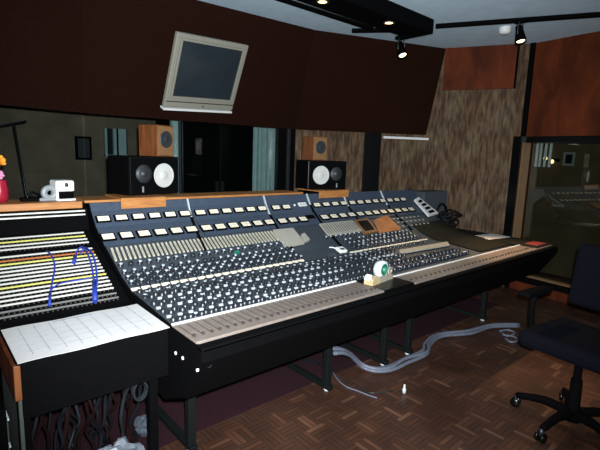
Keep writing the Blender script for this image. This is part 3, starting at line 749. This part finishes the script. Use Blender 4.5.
# blue patch cords
def pt_patch(x, y, lift=.0):
    n = Vector((0, -(b0.z - a0.z), b0.y - a0.y)).normalized(); p = on_plane(x, y, a0, n); return p + n * lift
def cord(pts, label, r=.0045, plugs=()):
    t = thing('patch_cable', pt_patch(*pts[0][:2]), label, 'patch cable', None)
    off = t.location.copy(); P = [pt_patch(x, y, l) - off for x, y, l in pts]
    mb = MB(); mb.tube(P, r, M['blue'], 8); mb.build('cord', t)
    for a, b, rr in plugs:
        A_, B_ = pt_patch(*a) - off, pt_patch(*b) - off
        mb = MB(); mb.tube([A_, B_], rr, M['blue'], 10, 0); mb.build('plug', t)
cord([(46.5, 252, .006), (51, 258, .02), (54.5, 270, .025), (52, 285, .02), (50, 296, .012)], 'single blue patch cord hanging down the left of the jack strips', plugs=(((50, 294, .012), (49.5, 307, .008), .007),))
cord([(74, 262, .01), (77, 255, .03), (82, 254, .05), (87, 263, .06), (91, 274, .05), (94, 287, .02)], 'blue patch cord looping from upper plug down to large lower plug', plugs=(((75, 258, .012), (73.5, 265, .01), .010), ((94, 283, .016), (95, 303, .010), .013)))
cord([(80, 256, .01), (84, 254, .045), (91, 264, .07), (95, 276, .06), (97, 289, .02)], 'blue patch cord arching highest, at the right of the blue loops')
cord([(50, 294, .02), (58, 288, .025), (72, 284, .02), (84, 282, .02), (93, 281, .03)], 'blue patch cord lying almost level across the white strips', .0035)
# cables hanging inside the cabinet
mats = ['cable_blk', 'cable_red', 'cable_blue', 'cable_blk', 'cable_red', 'cable_dim']
where = ['at the left corner', 'beside the left leg', 'third across', 'fourth across', 'left of the middle', 'in the middle', 'just right of the middle', 'right of the middle', 'by the right post', 'nearest the right post']
random.seed(11)
cname = {'cable_blk': 'black', 'cable_red': 'red-brown', 'cable_blue': 'slate blue', 'cable_dim': 'grey'}
for k in range(24):
    u = U0 + .05 + .46 * k / 23; v = .05 + random.random() * .16; m_ = mats[(k * 5 + k // 3) % 6]
    pts = [(u, v + .1, .60)]; 
    for j in range(5): pts.append((u + random.uniform(-.03, .03), v + .03 * j + random.uniform(-.03, .05), .52 - j * .11))
    pts.append((u + random.uniform(-.08, .08), v + .2, .015))
    mb = MB(); r_ = random.choice((.006, .008, .010)); mb.tube([Vector(p) - Vector((u, v, 0)) for p in pts], r_, M[m_], 8)
    o = mb.build('hanging_cable'); o.location = (u, v, 0)
    tag(o, 'thin %s cable hanging in the tangle under the patch bay shelf' % cname[m_], 'cable', 'cables under the patch bay, %s' % cname[m_])
# coil at the right of the tangle
mb = MB(); pts = []
for k in range(50): an = k * .55; pts.append((.03 * math.cos(an), -.004 + .0006 * k, .045 * math.sin(an) + .0))
mb.tube(pts, .005, M['cable_dim'], 6, 2); o = mb.build('cable_coil'); o.location = (-.128, .03, .475); tag(o, 'pale grey coil of cable tied under the right corner of the shelf', 'cable')
# things on the floor below
def crumple(name, c, s, mat, label, cat, seed):
    random.seed(seed); bm = MB(); bmesh.ops.create_icosphere(bm.bm, subdivisions=3, radius=1.0); bm.mi(mat)
    from mathutils import noise
    for v in bm.bm.verts:
        d = 1 + .35 * noise.noise(v.co * 2.1 + Vector((seed, 0, 0))) + .15 * noise.noise(v.co * 6)
        v.co = Vector((v.co.x * s[0] * d, v.co.y * s[1] * d, max(-.8, v.co.z * d) * s[2] + s[2] * .8))
    o = bm.build(name); o.location = c; return tag(o, label, cat)
crumple('plastic_bag', (.03, .40, 0.006), (.05, .06, .055), M['bag'], 'crumpled grey plastic bag on the floor by the console leg', 'plastic bag', 3)
crumple('plastic_bag', (-.19, .17, 0.006), (.11, .06, .095), M['white_bag'], 'large crumpled white plastic bag on the floor under the hanging cables', 'plastic bag', 8)
# rack box in the lower left corner
p = at_z(-10, 440, .1)
t = thing('equipment_rack', (at_z(9, 408, .5).x - .31, at_z(9, 408, .5).y, 0), 'dark equipment rack on the floor at the lower left corner', 'rack')
mb = MB(); mb.box((0, 0, 0), (.30, .5, .50), M['black'], .006); mb.build('case', t)
for k, z in enumerate((.10, .22, .34)):
    mb = MB(); mb.box((.298, .02, z), (.306, .48, z + .09), M['grey_green' if k != 1 else 'bag']); f_ = mb.build('front_panel', t)
    mb = MB(); mb.box((.304, .02, z + .095), (.310, .48, z + .105), M['pale']); mb.build('trim_line', f_)

# ------------------------------------------------------------------ things on the meter bridge
mb = MB(); mb.box((-.02, 1.145, 1.198), (1.80, 1.40, 1.214), M['oak'], .003); mb.build('wood_shelf', con, label='honey wooden shelf along the top of the meter bridge')
mb = MB(); mb.box((-.02, 1.28, 1.10), (2.4, 1.40, 1.198), M['black'], .003); mb.build('shelf_bracket', con)
def block(u0, u1, z0, z1, label):
    t = mb = MB(); mb.box((u0, 1.106, z0), (u1, 1.119, z1), M['oak'], .002); mb.box((u0, 1.1185, 1.2155), (u1, 1.42, z1), M['oak']); return tag(mb.build('speaker_stand_block'), label, 'wooden board')
block(.19, .495, 1.155, 1.224, 'honey wooden board under the left monitor, overlapping the console meter panel')
block(1.965, 2.352, 1.158, 1.224, 'orange-brown wooden board under the right monitor')
def monitor(loc, yaw, flip, label, cat='speaker'):
    t = thing('studio_monitor', loc, label, cat, None, (0, 0, yaw))
    W, H, Dp = .42, .27, .25
    mb = MB(); mb.box((-W / 2, 0, 0), (W / 2, Dp, H), M['black'], .006); mb.build('cabinet', t)
    mb = MB(); mb.box((-W / 2 + .008, -.006, .008), (W / 2 - .008, .002, H - .008), M['black_gloss'], .003); mb.build('baffle', t)
    sx = flip
    rx = Matrix.Rotation(PI / 2, 4, 'X')
    mb = MB(); mb.lathe([(.092, .004), (.092, .012), (.086, .015), (.082, .012), (.076, .0125), (.036, .0075), (.033, .009), (.02, .014), (0, .017)], M['cone'], 32, Matrix.Translation((.07 * sx, 0, H / 2)) @ rx @ Matrix.Diagonal((.95, .95, 1, 1)), mats=[M['black'], M['cone'], M['cone'], M['cone'], M['cone'], M['cone'], M['cone'], M['cone']]); mb.build('woofer', t, label='white paper woofer cone')
    mb = MB(); mb.lathe([(.064, .006), (.064, .010), (.03, .010), (.022, .013), (.013, .021), (0, .024)], M['dark_grille'], 24, Matrix.Translation((-.095 * sx, 0, H * .55)) @ rx); mb.build('tweeter', t)
    mb = MB(); mb.box((-.105 * sx - .006, -.009, .02), (-.105 * sx + .006, -.005, .06), M['grey']); mb.build('badge', t)
    return t
monitor((.493, 1.28, 1.2245), math.radians(13), 1, 'black studio monitor lying on its side on the wooden shelf at left')
a_ = -math.radians(16)
c_ = Vector((1.97, 1.27)) + Vector((math.cos(a_), math.sin(a_))) * .195
monitor((c_.x, c_.y, 1.2245), a_, -1, 'black studio monitor on its side at the meter bridge middle, white cone at its left')
def cube_speaker(loc, yaw, label):
    t = thing('cube_speaker', loc, label, 'speaker', None, (0, 0, yaw))
    W, H, Dp = .165, .222, .18
    mb = MB(); mb.box((-W / 2, 0, 0), (W / 2, Dp, H), M['walnut'], .004); mb.build('cabinet', t)
    mb = MB(); mb.box((-W / 2 + .008, -.004, .008), (W / 2 - .008, .002, H - .008), M['tan_front'], .002); mb.build('baffle', t)
    mb = MB(); mb.lathe([(.060, .003), (.060, .008), (.052, .010), (.046, .008), (.022, .0055), (.018, .008), (0, .012)], M['dark_grille'], 24, Matrix.Translation((0, 0, H * .55)) @ Matrix.Rotation(PI / 2, 4, 'X')); mb.build('driver', t)
cube_speaker((.59, 1.31, 1.495), math.radians(22), 'small wooden one-driver speaker on top of the left black monitor')
cube_speaker((c_.x - .055, c_.y + .05, 1.495), -math.radians(6), 'small wooden one-driver speaker on top of the right black monitor')
# sharpener, tape holder, dark gadget, vase
p = at_v(62, 199, 1.24); zt = 1.2135
t = thing('pencil_sharpener', (p.x, 1.20, zt), 'white and black electric pencil sharpener on the wooden patch bay top', 'pencil sharpener', None, (0, 0, .1)); t.scale = (.86, .86, .98); t.location.x += .012
mb = MB(); mb.box((-.058, .0, .0), (.058, .12, .058), M['black'], .006); mb.build('base', t)
mb = MB(); mb.box((-.064, -.012, .056), (.060, .125, .125), M['white'], .012); mb.box((-.064, -.01, 0), (-.048, .1, .06), M['white'], .003); hd = mb.build('housing', t)
mb = MB(); mb.lathe([(0, .004), (.012, .004), (.014, 0)], M['dark_grille'], 14, Matrix.Translation((.005, -.012, .098)) @ Matrix.Rotation(PI / 2, 4, 'X')); mb.build('pencil_hole', hd)
mb = MB(); mb.box((-.06, -.03, 0), (.06, .02, .012), M['white'], .004); mb.build('tray', t)
p = at_v(47, 198, 1.2)
t = thing('tape_holder', (p.x + .004, 1.19, zt), 'rounded translucent grey tape holder left of the pencil sharpener', 'tape holder')
mb = MB(); mb.lathe([(.015, -.018), (.045, -.018), (.048, -.01), (.048, .01), (.045, .018), (.015, .018), (.015, -.018)], M['grey'], 24, Matrix.Translation((.015, .03, .048)) @ Matrix.Rotation(PI / 2, 4, 'X')); mb.build('roll', t)
mb = MB(); mb.box((-.045, .005, 0), (.065, .055, .02), M['grey'], .006); mb.build('base', t)
p = at_v(33, 199, 1.2)
t = thing('sunglasses', (p.x, 1.2, zt), 'folded black gadget lying left of the grey tape holder', 'gadget')
t.name = 'handheld_gadget'
mb = MB(); mb.box((-.06, 0, 0), (.05, .07, .022), M['black'], .007); mb.build('case', t)
mb = MB(); mb.tube([(-.03, .01, .022), (.0, .02, .055), (.045, .04, .03)], .008, M['black_gloss'], 8); mb.build('loop', t)
p = at_v(1.5, 206, 1.2)
t = thing('flower_vase', (p.x, 1.24, zt), 'dark red vase at the left end of the wooden patch bay top', 'vase')
mb = MB(); mb.lathe([(0, 0), (.035, 0), (.045, .03), (.045, .07), (.038, .115), (.040, .125), (.034, .125), (.03, .11)], M['red'], 24); mb.build('body', t)
def flower(off, r, mat, label, seed):
    t2 = thing('flower', (p.x + off[0], 1.24 + off[1], zt + .06), label, 'flower')
    mb = MB(); mb.tube([(0, 0, 0), (.004, 0, off[2] * .6), (0, 0, off[2])], .003, M['grey_green'], 6); mb.build('stem', t2)
    random.seed(seed); mb = MB()
    for k in range(34):
        d = Vector((random.gauss(0, 1), random.gauss(0, 1), random.gauss(.3, 1))).normalized(); q_ = d.to_track_quat('Z', 'Y').to_matrix().to_4x4()
        mb.lathe([(.2 * r, .45 * r), (.32 * r, .8 * r), (.2 * r, 1.05 * r), (0, 1.1 * r)], mat, 6, Matrix.Translation((0, 0, off[2] + r * .4)) @ q_)
    mb.build('petals', t2)
flower((.0, .0, .155), .040, M['orange'], 'fluffy orange flower standing in the dark red vase', 2)
flower((.0, -.02, .085), .026, M['pink'], 'pink flower low in the dark red vase', 5)

# ------------------------------------------------------------------ things lying on the console
# tape dispenser on the blank panel
tz = .7686
t = thing('tape_dispenser', (1.345, -.10, tz), 'clear tape dispenser with a green-cored roll standing on the console', 'tape dispenser', None, (0, 0, math.radians(8))); t.scale = (.86, .86, .78)
mb = MB(); 
mb.prism([(-.13, -.035, 0), (.16, -.035, 0), (.16, -.035, .03), (.11, -.035, .05), (-.06, -.035, .055), (-.13, -.035, .03)], (0, .07, 0), M['clear']); mb.build('base', t)
mb = MB(); mb.prism([(-.135, -.036, .0), (-.03, -.036, 0), (-.03, -.036, .045), (-.07, -.036, .062), (-.12, -.036, .05), (-.135, -.036, .03)], (0, .072, 0), M['yellow']); mb.build('weight', t, label='yellowed end of the base')
rx = Matrix.Translation((.035, 0, .098)) @ Matrix.Rotation(PI / 2, 4, 'X')
mb = MB(); mb.lathe([(.047, -.026), (.068, -.026), (.068, .026), (.047, .026)], M['tape'], 36, rx); rl = mb.build('tape_roll', t)
mb = MB(); mb.lathe([(.030, -.027), (.047, -.027), (.047, .027), (.030, .027), (.030, -.027)], M['green'], 32, rx); mb.build('core', rl)
mb = MB(); mb.lathe([(.012, -.03), (.034, -.03), (.034, .03), (.012, .03), (.012, -.03)], M['clear'], 24, Matrix.Translation((.125, 0, .070)) @ Matrix.Rotation(PI / 2, 4, 'X')); mb.build('spare_roll', t)
mb = MB(); mb.prism([(-.16, -.02, .045), (-.125, -.02, .05), (-.125, -.02, .085), (-.15, -.02, .075)], (0, .04, 0), M['white']); mb.build('cutter', t)
# white cue box
P = [on_surf(*p) for p in ((331, 248), (339, 247.5), (346, 252), (334, 254.5))]
c = sum(P, Vector()) / 4
t = thing('remote_control', (1.64, .515, SZ(.515)[0]), 'small white handheld box lying in the middle of the console', 'remote control', None, (math.radians(18), 0, math.radians(-6))); t.scale = (.75, .75, .8)
mb = MB(); mb.box((-.045, -.05, .014), (.05, .04, .045), M['white'], .008); mb.build('case', t)
mb = MB(); mb.box((-.02, -.03, .044), (.03, .0, .047), M['slot'], .001); mb.build('keypad', t)
mb = MB(); mb.tube([(-.04, .03, .03), (-.07, .06, .03), (-.09, .08, .02)], .006, M['white'], 8); mb.build('lead', t)
# copper coloured card
P = [on_surf(*p) for p in ((372, 222.5), (386, 217.5), (400, 232), (378, 236))]
n = (P[1] - P[0]).cross(P[2] - P[0]).normalized(); n = n if n.z > 0 else -n; c = sum(P, Vector()) / 4
mb = MB(); mb.prism([p - n * (p - c).dot(n) + n * .024 - c for p in P], n * .006, M['copper']); o = mb.build('folder'); o.location = c
tag(o, 'orange-brown folder lying on the console right of the small screen', 'folder')
# white paper on the side desk
mb = MB(); pz = .7795
P = [at_z(x, y, pz) for x, y in ((475, 237.3), (490, 233.5), (501, 237.5), (484, 241.5))]
c = Vector((3.63, .27, pz)); rm = Matrix.Rotation(-.12, 3, 'Z')
mb.prism([rm @ Vector(p) for p in ((-.19, -.105, 0), (.17, -.105, 0), (.17, .105, 0), (-.19, .105, 0))], (0, 0, .004), M['paper']); o = mb.build('note_paper'); o.location = c; tag(o, 'white sheet of paper on the dark desk at the console right end', 'paper')
mb = MB(); mb.box((-.11, -.06, 0), (.10, .055, .006), M['red_card'], .002); o = mb.build('red_card'); o.location = (3.66, -.15, .775); tag(o, 'small red card on the far right end of the fader panel', 'card')
# heap of black headphones and lead
t = thing('headphones', (3.62, .80, .785), 'heap of black headphones and lead on the desk beside the meter bridge', 'headphones')
z0_ = 0
mb = MB()
for k in range(7):
    pts = []; r0_ = .09 + .015 * (k % 3)
    for j in range(13): an = j / 12 * 2 * PI; pts.append((r0_ * 1.3 * math.cos(an) + .02 * k, r0_ * math.sin(an) * .9, .02 + .026 * k + .02 * math.sin(an * 2 + k)))
    mb.tube(pts, .009, M['cable_blk'], 8, 3)
mb.build('lead', t)
mb = MB(); pts = [(-.10, .05, .06), (-.10, .05, .2), (-.04, .05, .27), (.05, .05, .25), (.10, .04, .16), (.13, .03, .06)]; mb.tube(pts, .013, M['black_gloss'], 10); mb.build('headband', t)
for sx in (-.10, .14):
    mb = MB(); mb.lathe([(0, -.025), (.04, -.02), (.05, 0), (.045, .02), (0, .028)], M['black'], 20, Matrix.Translation((sx, .04, .07)) @ Matrix.Rotation(PI / 2, 4, 'Y')); mb.build('ear_cup', t)

# ------------------------------------------------------------------ television on the soffit
nS = (T2 - T1).cross(B3(L3) - T1).normalized(); nS = nS if nS.dot(CAM - T1) > 0 else -nS
ty, tt_ = math.radians(7), math.radians(26)
za = Vector((math.sin(ty) * math.cos(tt_), -math.cos(ty) * math.cos(tt_), -math.sin(tt_)))
dd_ = ray(207, 72.5); k0 = ((T1 - CAM).dot(nS)) / dd_.dot(nS); c = CAM + dd_ * (k0 - .36)
cs = [on_plane(x, y, c, za) for x, y in ((178, 32), (249.2, 46), (232.3, 110.5), (163.5, 107))]
c = sum(cs, Vector()) / 4; xa = ((cs[1] - cs[0]) + (cs[2] - cs[3])); xa -= za * xa.dot(za); xa.normalize(); ya = za.cross(xa).normalized()
wT = ((cs[1] - cs[0]).length + (cs[2] - cs[3]).length) / 2; hT = ((cs[3] - cs[0]).length + (cs[2] - cs[1]).length) / 2
t = thing('television', c, 'boxy beige tube television hanging tilted on the dark soffit', 'television')
t.matrix_world = Matrix.Translation(c) @ Matrix((xa, ya, za)).transposed().to_4x4()
a, b = wT / 2, hT / 2
mb = MB(); mb.box((-a, -b, -.045), (a, b, 0), M['beige'], .010); mb.build('front_case', t)
mb = MB(); f1 = [(-a * .9, -b * .85, -.044), (a * .9, -b * .85, -.044), (a * .9, b * .9, -.044), (-a * .9, b * .9, -.044)]; f2 = [(-a * .6, -b * .6, -.28), (a * .6, -b * .6, -.28), (a * .6, b * .6, -.28), (-a * .6, b * .6, -.28)]
v1 = [mb.bm.verts.new(p) for p in f1]; v2 = [mb.bm.verts.new(p) for p in f2]; mb.mi(M['dark_metal'])
for k in range(4): mb.bm.faces.new((v1[k], v1[(k + 1) % 4], v2[(k + 1) % 4], v2[k]))
mb.bm.faces.new(v2); mb.bm.faces.new(v1[::-1]); mb.build('rear_case', t)
x0, x1, y0, y1 = -a * .85, a * .83, -b * .66, b * .83
mb = MB(); N1 = 12; gr = [[mb.bm.verts.new((x0 + (x1 - x0) * i / N1, y0 + (y1 - y0) * j / N1, .004 + .02 * (1 - (2 * i / N1 - 1) ** 2) * (1 - (2 * j / N1 - 1) ** 2))) for j in range(N1 + 1)] for i in range(N1 + 1)]
mb.mi(M['crt'])
for i in range(N1):
    for j in range(N1): mb.bm.faces.new((gr[i][j], gr[i + 1][j], gr[i + 1][j + 1], gr[i][j + 1])).smooth = True
mb.build('screen', t)
mb = MB()
for lo_, hi_ in (((x0 - .02, y0 - .02, -.01), (x0, y1 + .02, .018)), ((x1, y0 - .02, -.01), (x1 + .02, y1 + .02, .018)), ((x0, y0 - .02, -.01), (x1, y0, .018)), ((x0, y1, -.01), (x1, y1 + .02, .018))): mb.box(lo_, hi_, M['beige'], .003)
mb.build('screen_surround', t)
mb = MB(); mb.box((-a * .98, -b * .84, .0), (a * .98, -b * .815, .004), M['slot']); mb.build('control_flap', t)
mb = MB(); mb.lathe([(0, .006), (.008, .006), (.009, 0)], M['slot'], 12, Matrix.Translation((0.02, -b * .92, 0))); mb.build('power_button', t)
mb = MB(); mb.box((-a, -b - .03, -.06), (a, -b - .010, .004), M['white'], .003); mb.build('shelf', t, label='white ledge under the set')
mb = MB(); mb.box((-.06, -.1, -.36), (.06, .1, -.27), M['black']); mb.build('wall_bracket', t)

# ------------------------------------------------------------------ office chair
cc = Vector((2.02, -1.07, 0))
ch = thing('office_chair', cc, 'dark navy office swivel chair with black armrests on a star base', 'chair', None, (0, 0, 0))
cast = [at_z(517, 402, .03) - cc, at_z(533, 436, .03) - cc]
a1 = math.atan2(cast[0].y, cast[0].x); a2 = math.atan2(cast[1].y, cast[1].x); Rr = .31
mb = MB(); mb.lathe([(0, .05), (.05, .05), (.055, .09), (.035, .12), (.03, .30), (.022, .30), (.02, .45), (0, .45)], M['black'], 18); mb.build('column', ch)
for k in range(5):
    an = a1 + 2 * PI * k / 5 * (1 if ((a2 - a1) % (2 * PI)) < PI else -1)
    e = Vector((math.cos(an), math.sin(an), 0))
    mb = MB(); mb.tube([e * .03 + Vector((0, 0, .09)), e * .16 + Vector((0, 0, .105)), e * Rr + Vector((0, 0, .075))], [.030, .027, .024, .021, .018], M['black'], 10, 4, 1.0); l_ = mb.build('base_leg', ch)
    mb = MB(); n_ = Vector((-e.y, e.x, 0))
    for sd in (-.016, .016): mb.lathe([(0, -.009), (.026, -.009), (.029, -.004), (.029, .004), (.026, .009), (0, .009)], M['black_gloss'], 16, Matrix.Translation(e * Rr + n_ * sd + Vector((0, 0, .029))) @ n_.to_track_quat('Z', 'Y').to_matrix().to_4x4())
    mb.lathe([(0, .03), (.012, .03), (.012, .08), (0, .08)], M['dark_metal'], 10, Matrix.Translation(e * Rr)); mb.build('caster', l_)
face = math.radians(172)       # the chair faces the console
fv = Vector((math.cos(face), math.sin(face), 0)); sv_ = Vector((-fv.y, fv.x, 0))
RZ = Matrix.Translation((0, 0, .05)) @ Matrix.Rotation(face - PI / 2, 4, 'Z')
mb = MB(); mb.box((-.25, -.24, .42), (.25, .25, .52), M['chair'], .035, RZ); mb.build('seat', ch)
mb = MB(); mb.box((-.14, -.18, .39), (.14, .14, .42), M['black'], .01, RZ); mb.build('seat_plate', ch)
mb = MB()
pts = []
vsb = mb.box((-.23, -.045, 0), (.23, .045, .40), M['chair'], .03, RZ @ Matrix.Translation((0, -.29, .60)) @ Matrix.Rotation(math.radians(8), 4, 'X')); mb.build('backrest', ch)
mb = MB(); mb.tube([RZ @ Vector(p) for p in ((0, -.12, .40), (0, -.30, .42), (0, -.36, .55), (0, -.36, .80))], .022, M['black'], 10, 4, .5); mb.build('back_support', ch)
for sd in (-1, 1):
    mb = MB(); mb.tube([RZ @ Vector(p) for p in ((sd * .20, .0, .41), (sd * .29, .0, .45), (sd * .30, .02, .60), (sd * .30, .0, .68))], .018, M['black'], 10, 4); ar = mb.build('armrest', ch)
    mb = MB(); mb.box((sd * .30 - .04, -.14, .68), (sd * .30 + .04, .14, .715), M['black'], .014, RZ); mb.build('arm_pad', ar)

# ------------------------------------------------------------------ floor cables
cp = [at_z(x, y, z) for x, y, z in ((330, 352, .25), (340, 352, .22), (350, 357, .14), (361, 366, .04), (374, 371, .02), (390, 369, .02), (405, 362, .02), (425, 354, .02), (428, 345, .02), (440, 336, .02), (470, 333, .02), (490, 327, .02), (518, 326, .02))]
names = ('white grey cable running along the floor under the console, topmost strand of three', 'grey cable of the floor bundle, middle strand', 'grey cable of the floor bundle, lowest strand toward the camera')
for k, off in enumerate((Vector((0, .022, .012)), Vector((0, 0, .018)), Vector((0, -.024, 0)))):
    random.seed(20 + k); mb = MB(); base_ = Vector((cp[4].x, cp[4].y, 0))
    mb.tube([p + off + Vector((random.uniform(-.01, .01), random.uniform(-.012, .012), random.uniform(0, .006))) - base_ for p in cp], .014, M['cable_grey'], 8, 4)
    o = mb.build('floor_cable'); o.location = base_; tag(o, names[k], 'cable', 'pale cables along the floor')
th_ = [at_z(x, y, .006) for x, y in ((333, 372), (338, 380), (347, 387), (358, 391), (368, 395), (377, 398))]
mb = MB(); b_ = th_[0].copy(); b_.z = 0; mb.tube([p - b_ for p in th_], .005, M['cable_grey'], 8); o = mb.build('thin_lead'); o.location = b_; tag(o, 'thin pale lead curling on the parquet by the second console leg', 'cable')
th_ = [at_z(x, y, .006) for x, y in ((334, 375), (350, 381), (362, 388), (372, 393), (392, 391))]
mb = MB(); b_ = th_[0].copy(); b_.z = 0; mb.tube([p - b_ for p in th_], .004, M['dark_metal'], 8); o = mb.build('thin_lead'); o.location = b_; tag(o, 'thin dark lead stretching to the shiny plug on the parquet', 'cable')
p = at_z(404, 393, .0)
t = thing('jack_plug', p, 'small shiny metal plug standing on the parquet', 'plug')
mb = MB(); mb.lathe([(0, 0), (.012, 0), (.013, .03), (.008, .034), (.006, .06), (0, .063)], M['pale'], 14); mb.build('plug_body', t)
for k, pts in enumerate((((500, 331), (508, 330), (515, 333), (508, 336), (502, 333)), ((503, 335), (512, 336), (518, 340), (511, 342), (505, 338)))):
    P = [at_z(x, y, .012) for x, y in pts]; b_ = P[0].copy(); b_.z = 0
    mb = MB(); mb.tube([p - b_ for p in P], .009, M['cable_grey'], 8); o = mb.build('cable_loop'); o.location = b_; tag(o, ('upper' if k == 0 else 'lower') + ' small white cable loop at the far end of the floor cables', 'cable')
# pale leads lying in the dark under the console
for k, pts in enumerate((((300, 363, .02), (312, 360, .02), (322, 366, .02), (332, 374, .02)), ((303, 358, .02), (318, 363, .02), (330, 368, .02)))):
    P = [at_z(*p) for p in pts]; b_ = P[0].copy(); b_.z = 0
    mb = MB(); mb.tube([p - b_ for p in P], .008, M['cable_blue'], 8); o = mb.build('trailing_cable'); o.location = b_; tag(o, ('front' if k == 0 else 'rear') + ' grey cable trailing under the console behind the second leg', 'cable')

# ------------------------------------------------------------------ light
def light(name, kind, loc, energy, color, aim=None, **kw):
    l = bpy.data.lights.new(name, kind); l.energy = energy; l.color = color
    for k, v in kw.items(): setattr(l, k, v)
    o = bpy.data.objects.new(name, l); COL.objects.link(o); o.location = loc
    if aim is not None: o.rotation_euler = (Vector(aim) - Vector(loc)).to_track_quat('-Z', 'Y').to_euler()
    return o
# the camera's flash
fl = CAM + RT * 0.03 + UP * 0.05
light('camera_flash', 'SPOT', fl, 900, (.93, .97, 1.0), fl + ray(300, 190), spot_size=math.radians(100), spot_blend=.8, shadow_soft_size=.02)
# spots of the ceiling
light('spot_beam', 'SPOT', s1_.location + Vector((0, 0, -.23)), 110, (1, .72, .42), (2.7, .1, .8), spot_size=math.radians(55), spot_blend=.6, shadow_soft_size=.04)
light('spot_beam', 'SPOT', s2_.location + Vector((0, 0, -.25)), 190, (1, .58, .28), (3.05, -.45, .0), spot_size=math.radians(44), spot_blend=.8, shadow_soft_size=.04)
w = bpy.data.worlds.new('world'); SC.world = w; w.use_nodes = True
w.node_tree.nodes['Background'].inputs[0].default_value = (.02, .02, .025, 1); w.node_tree.nodes['Background'].inputs[1].default_value = 0.3
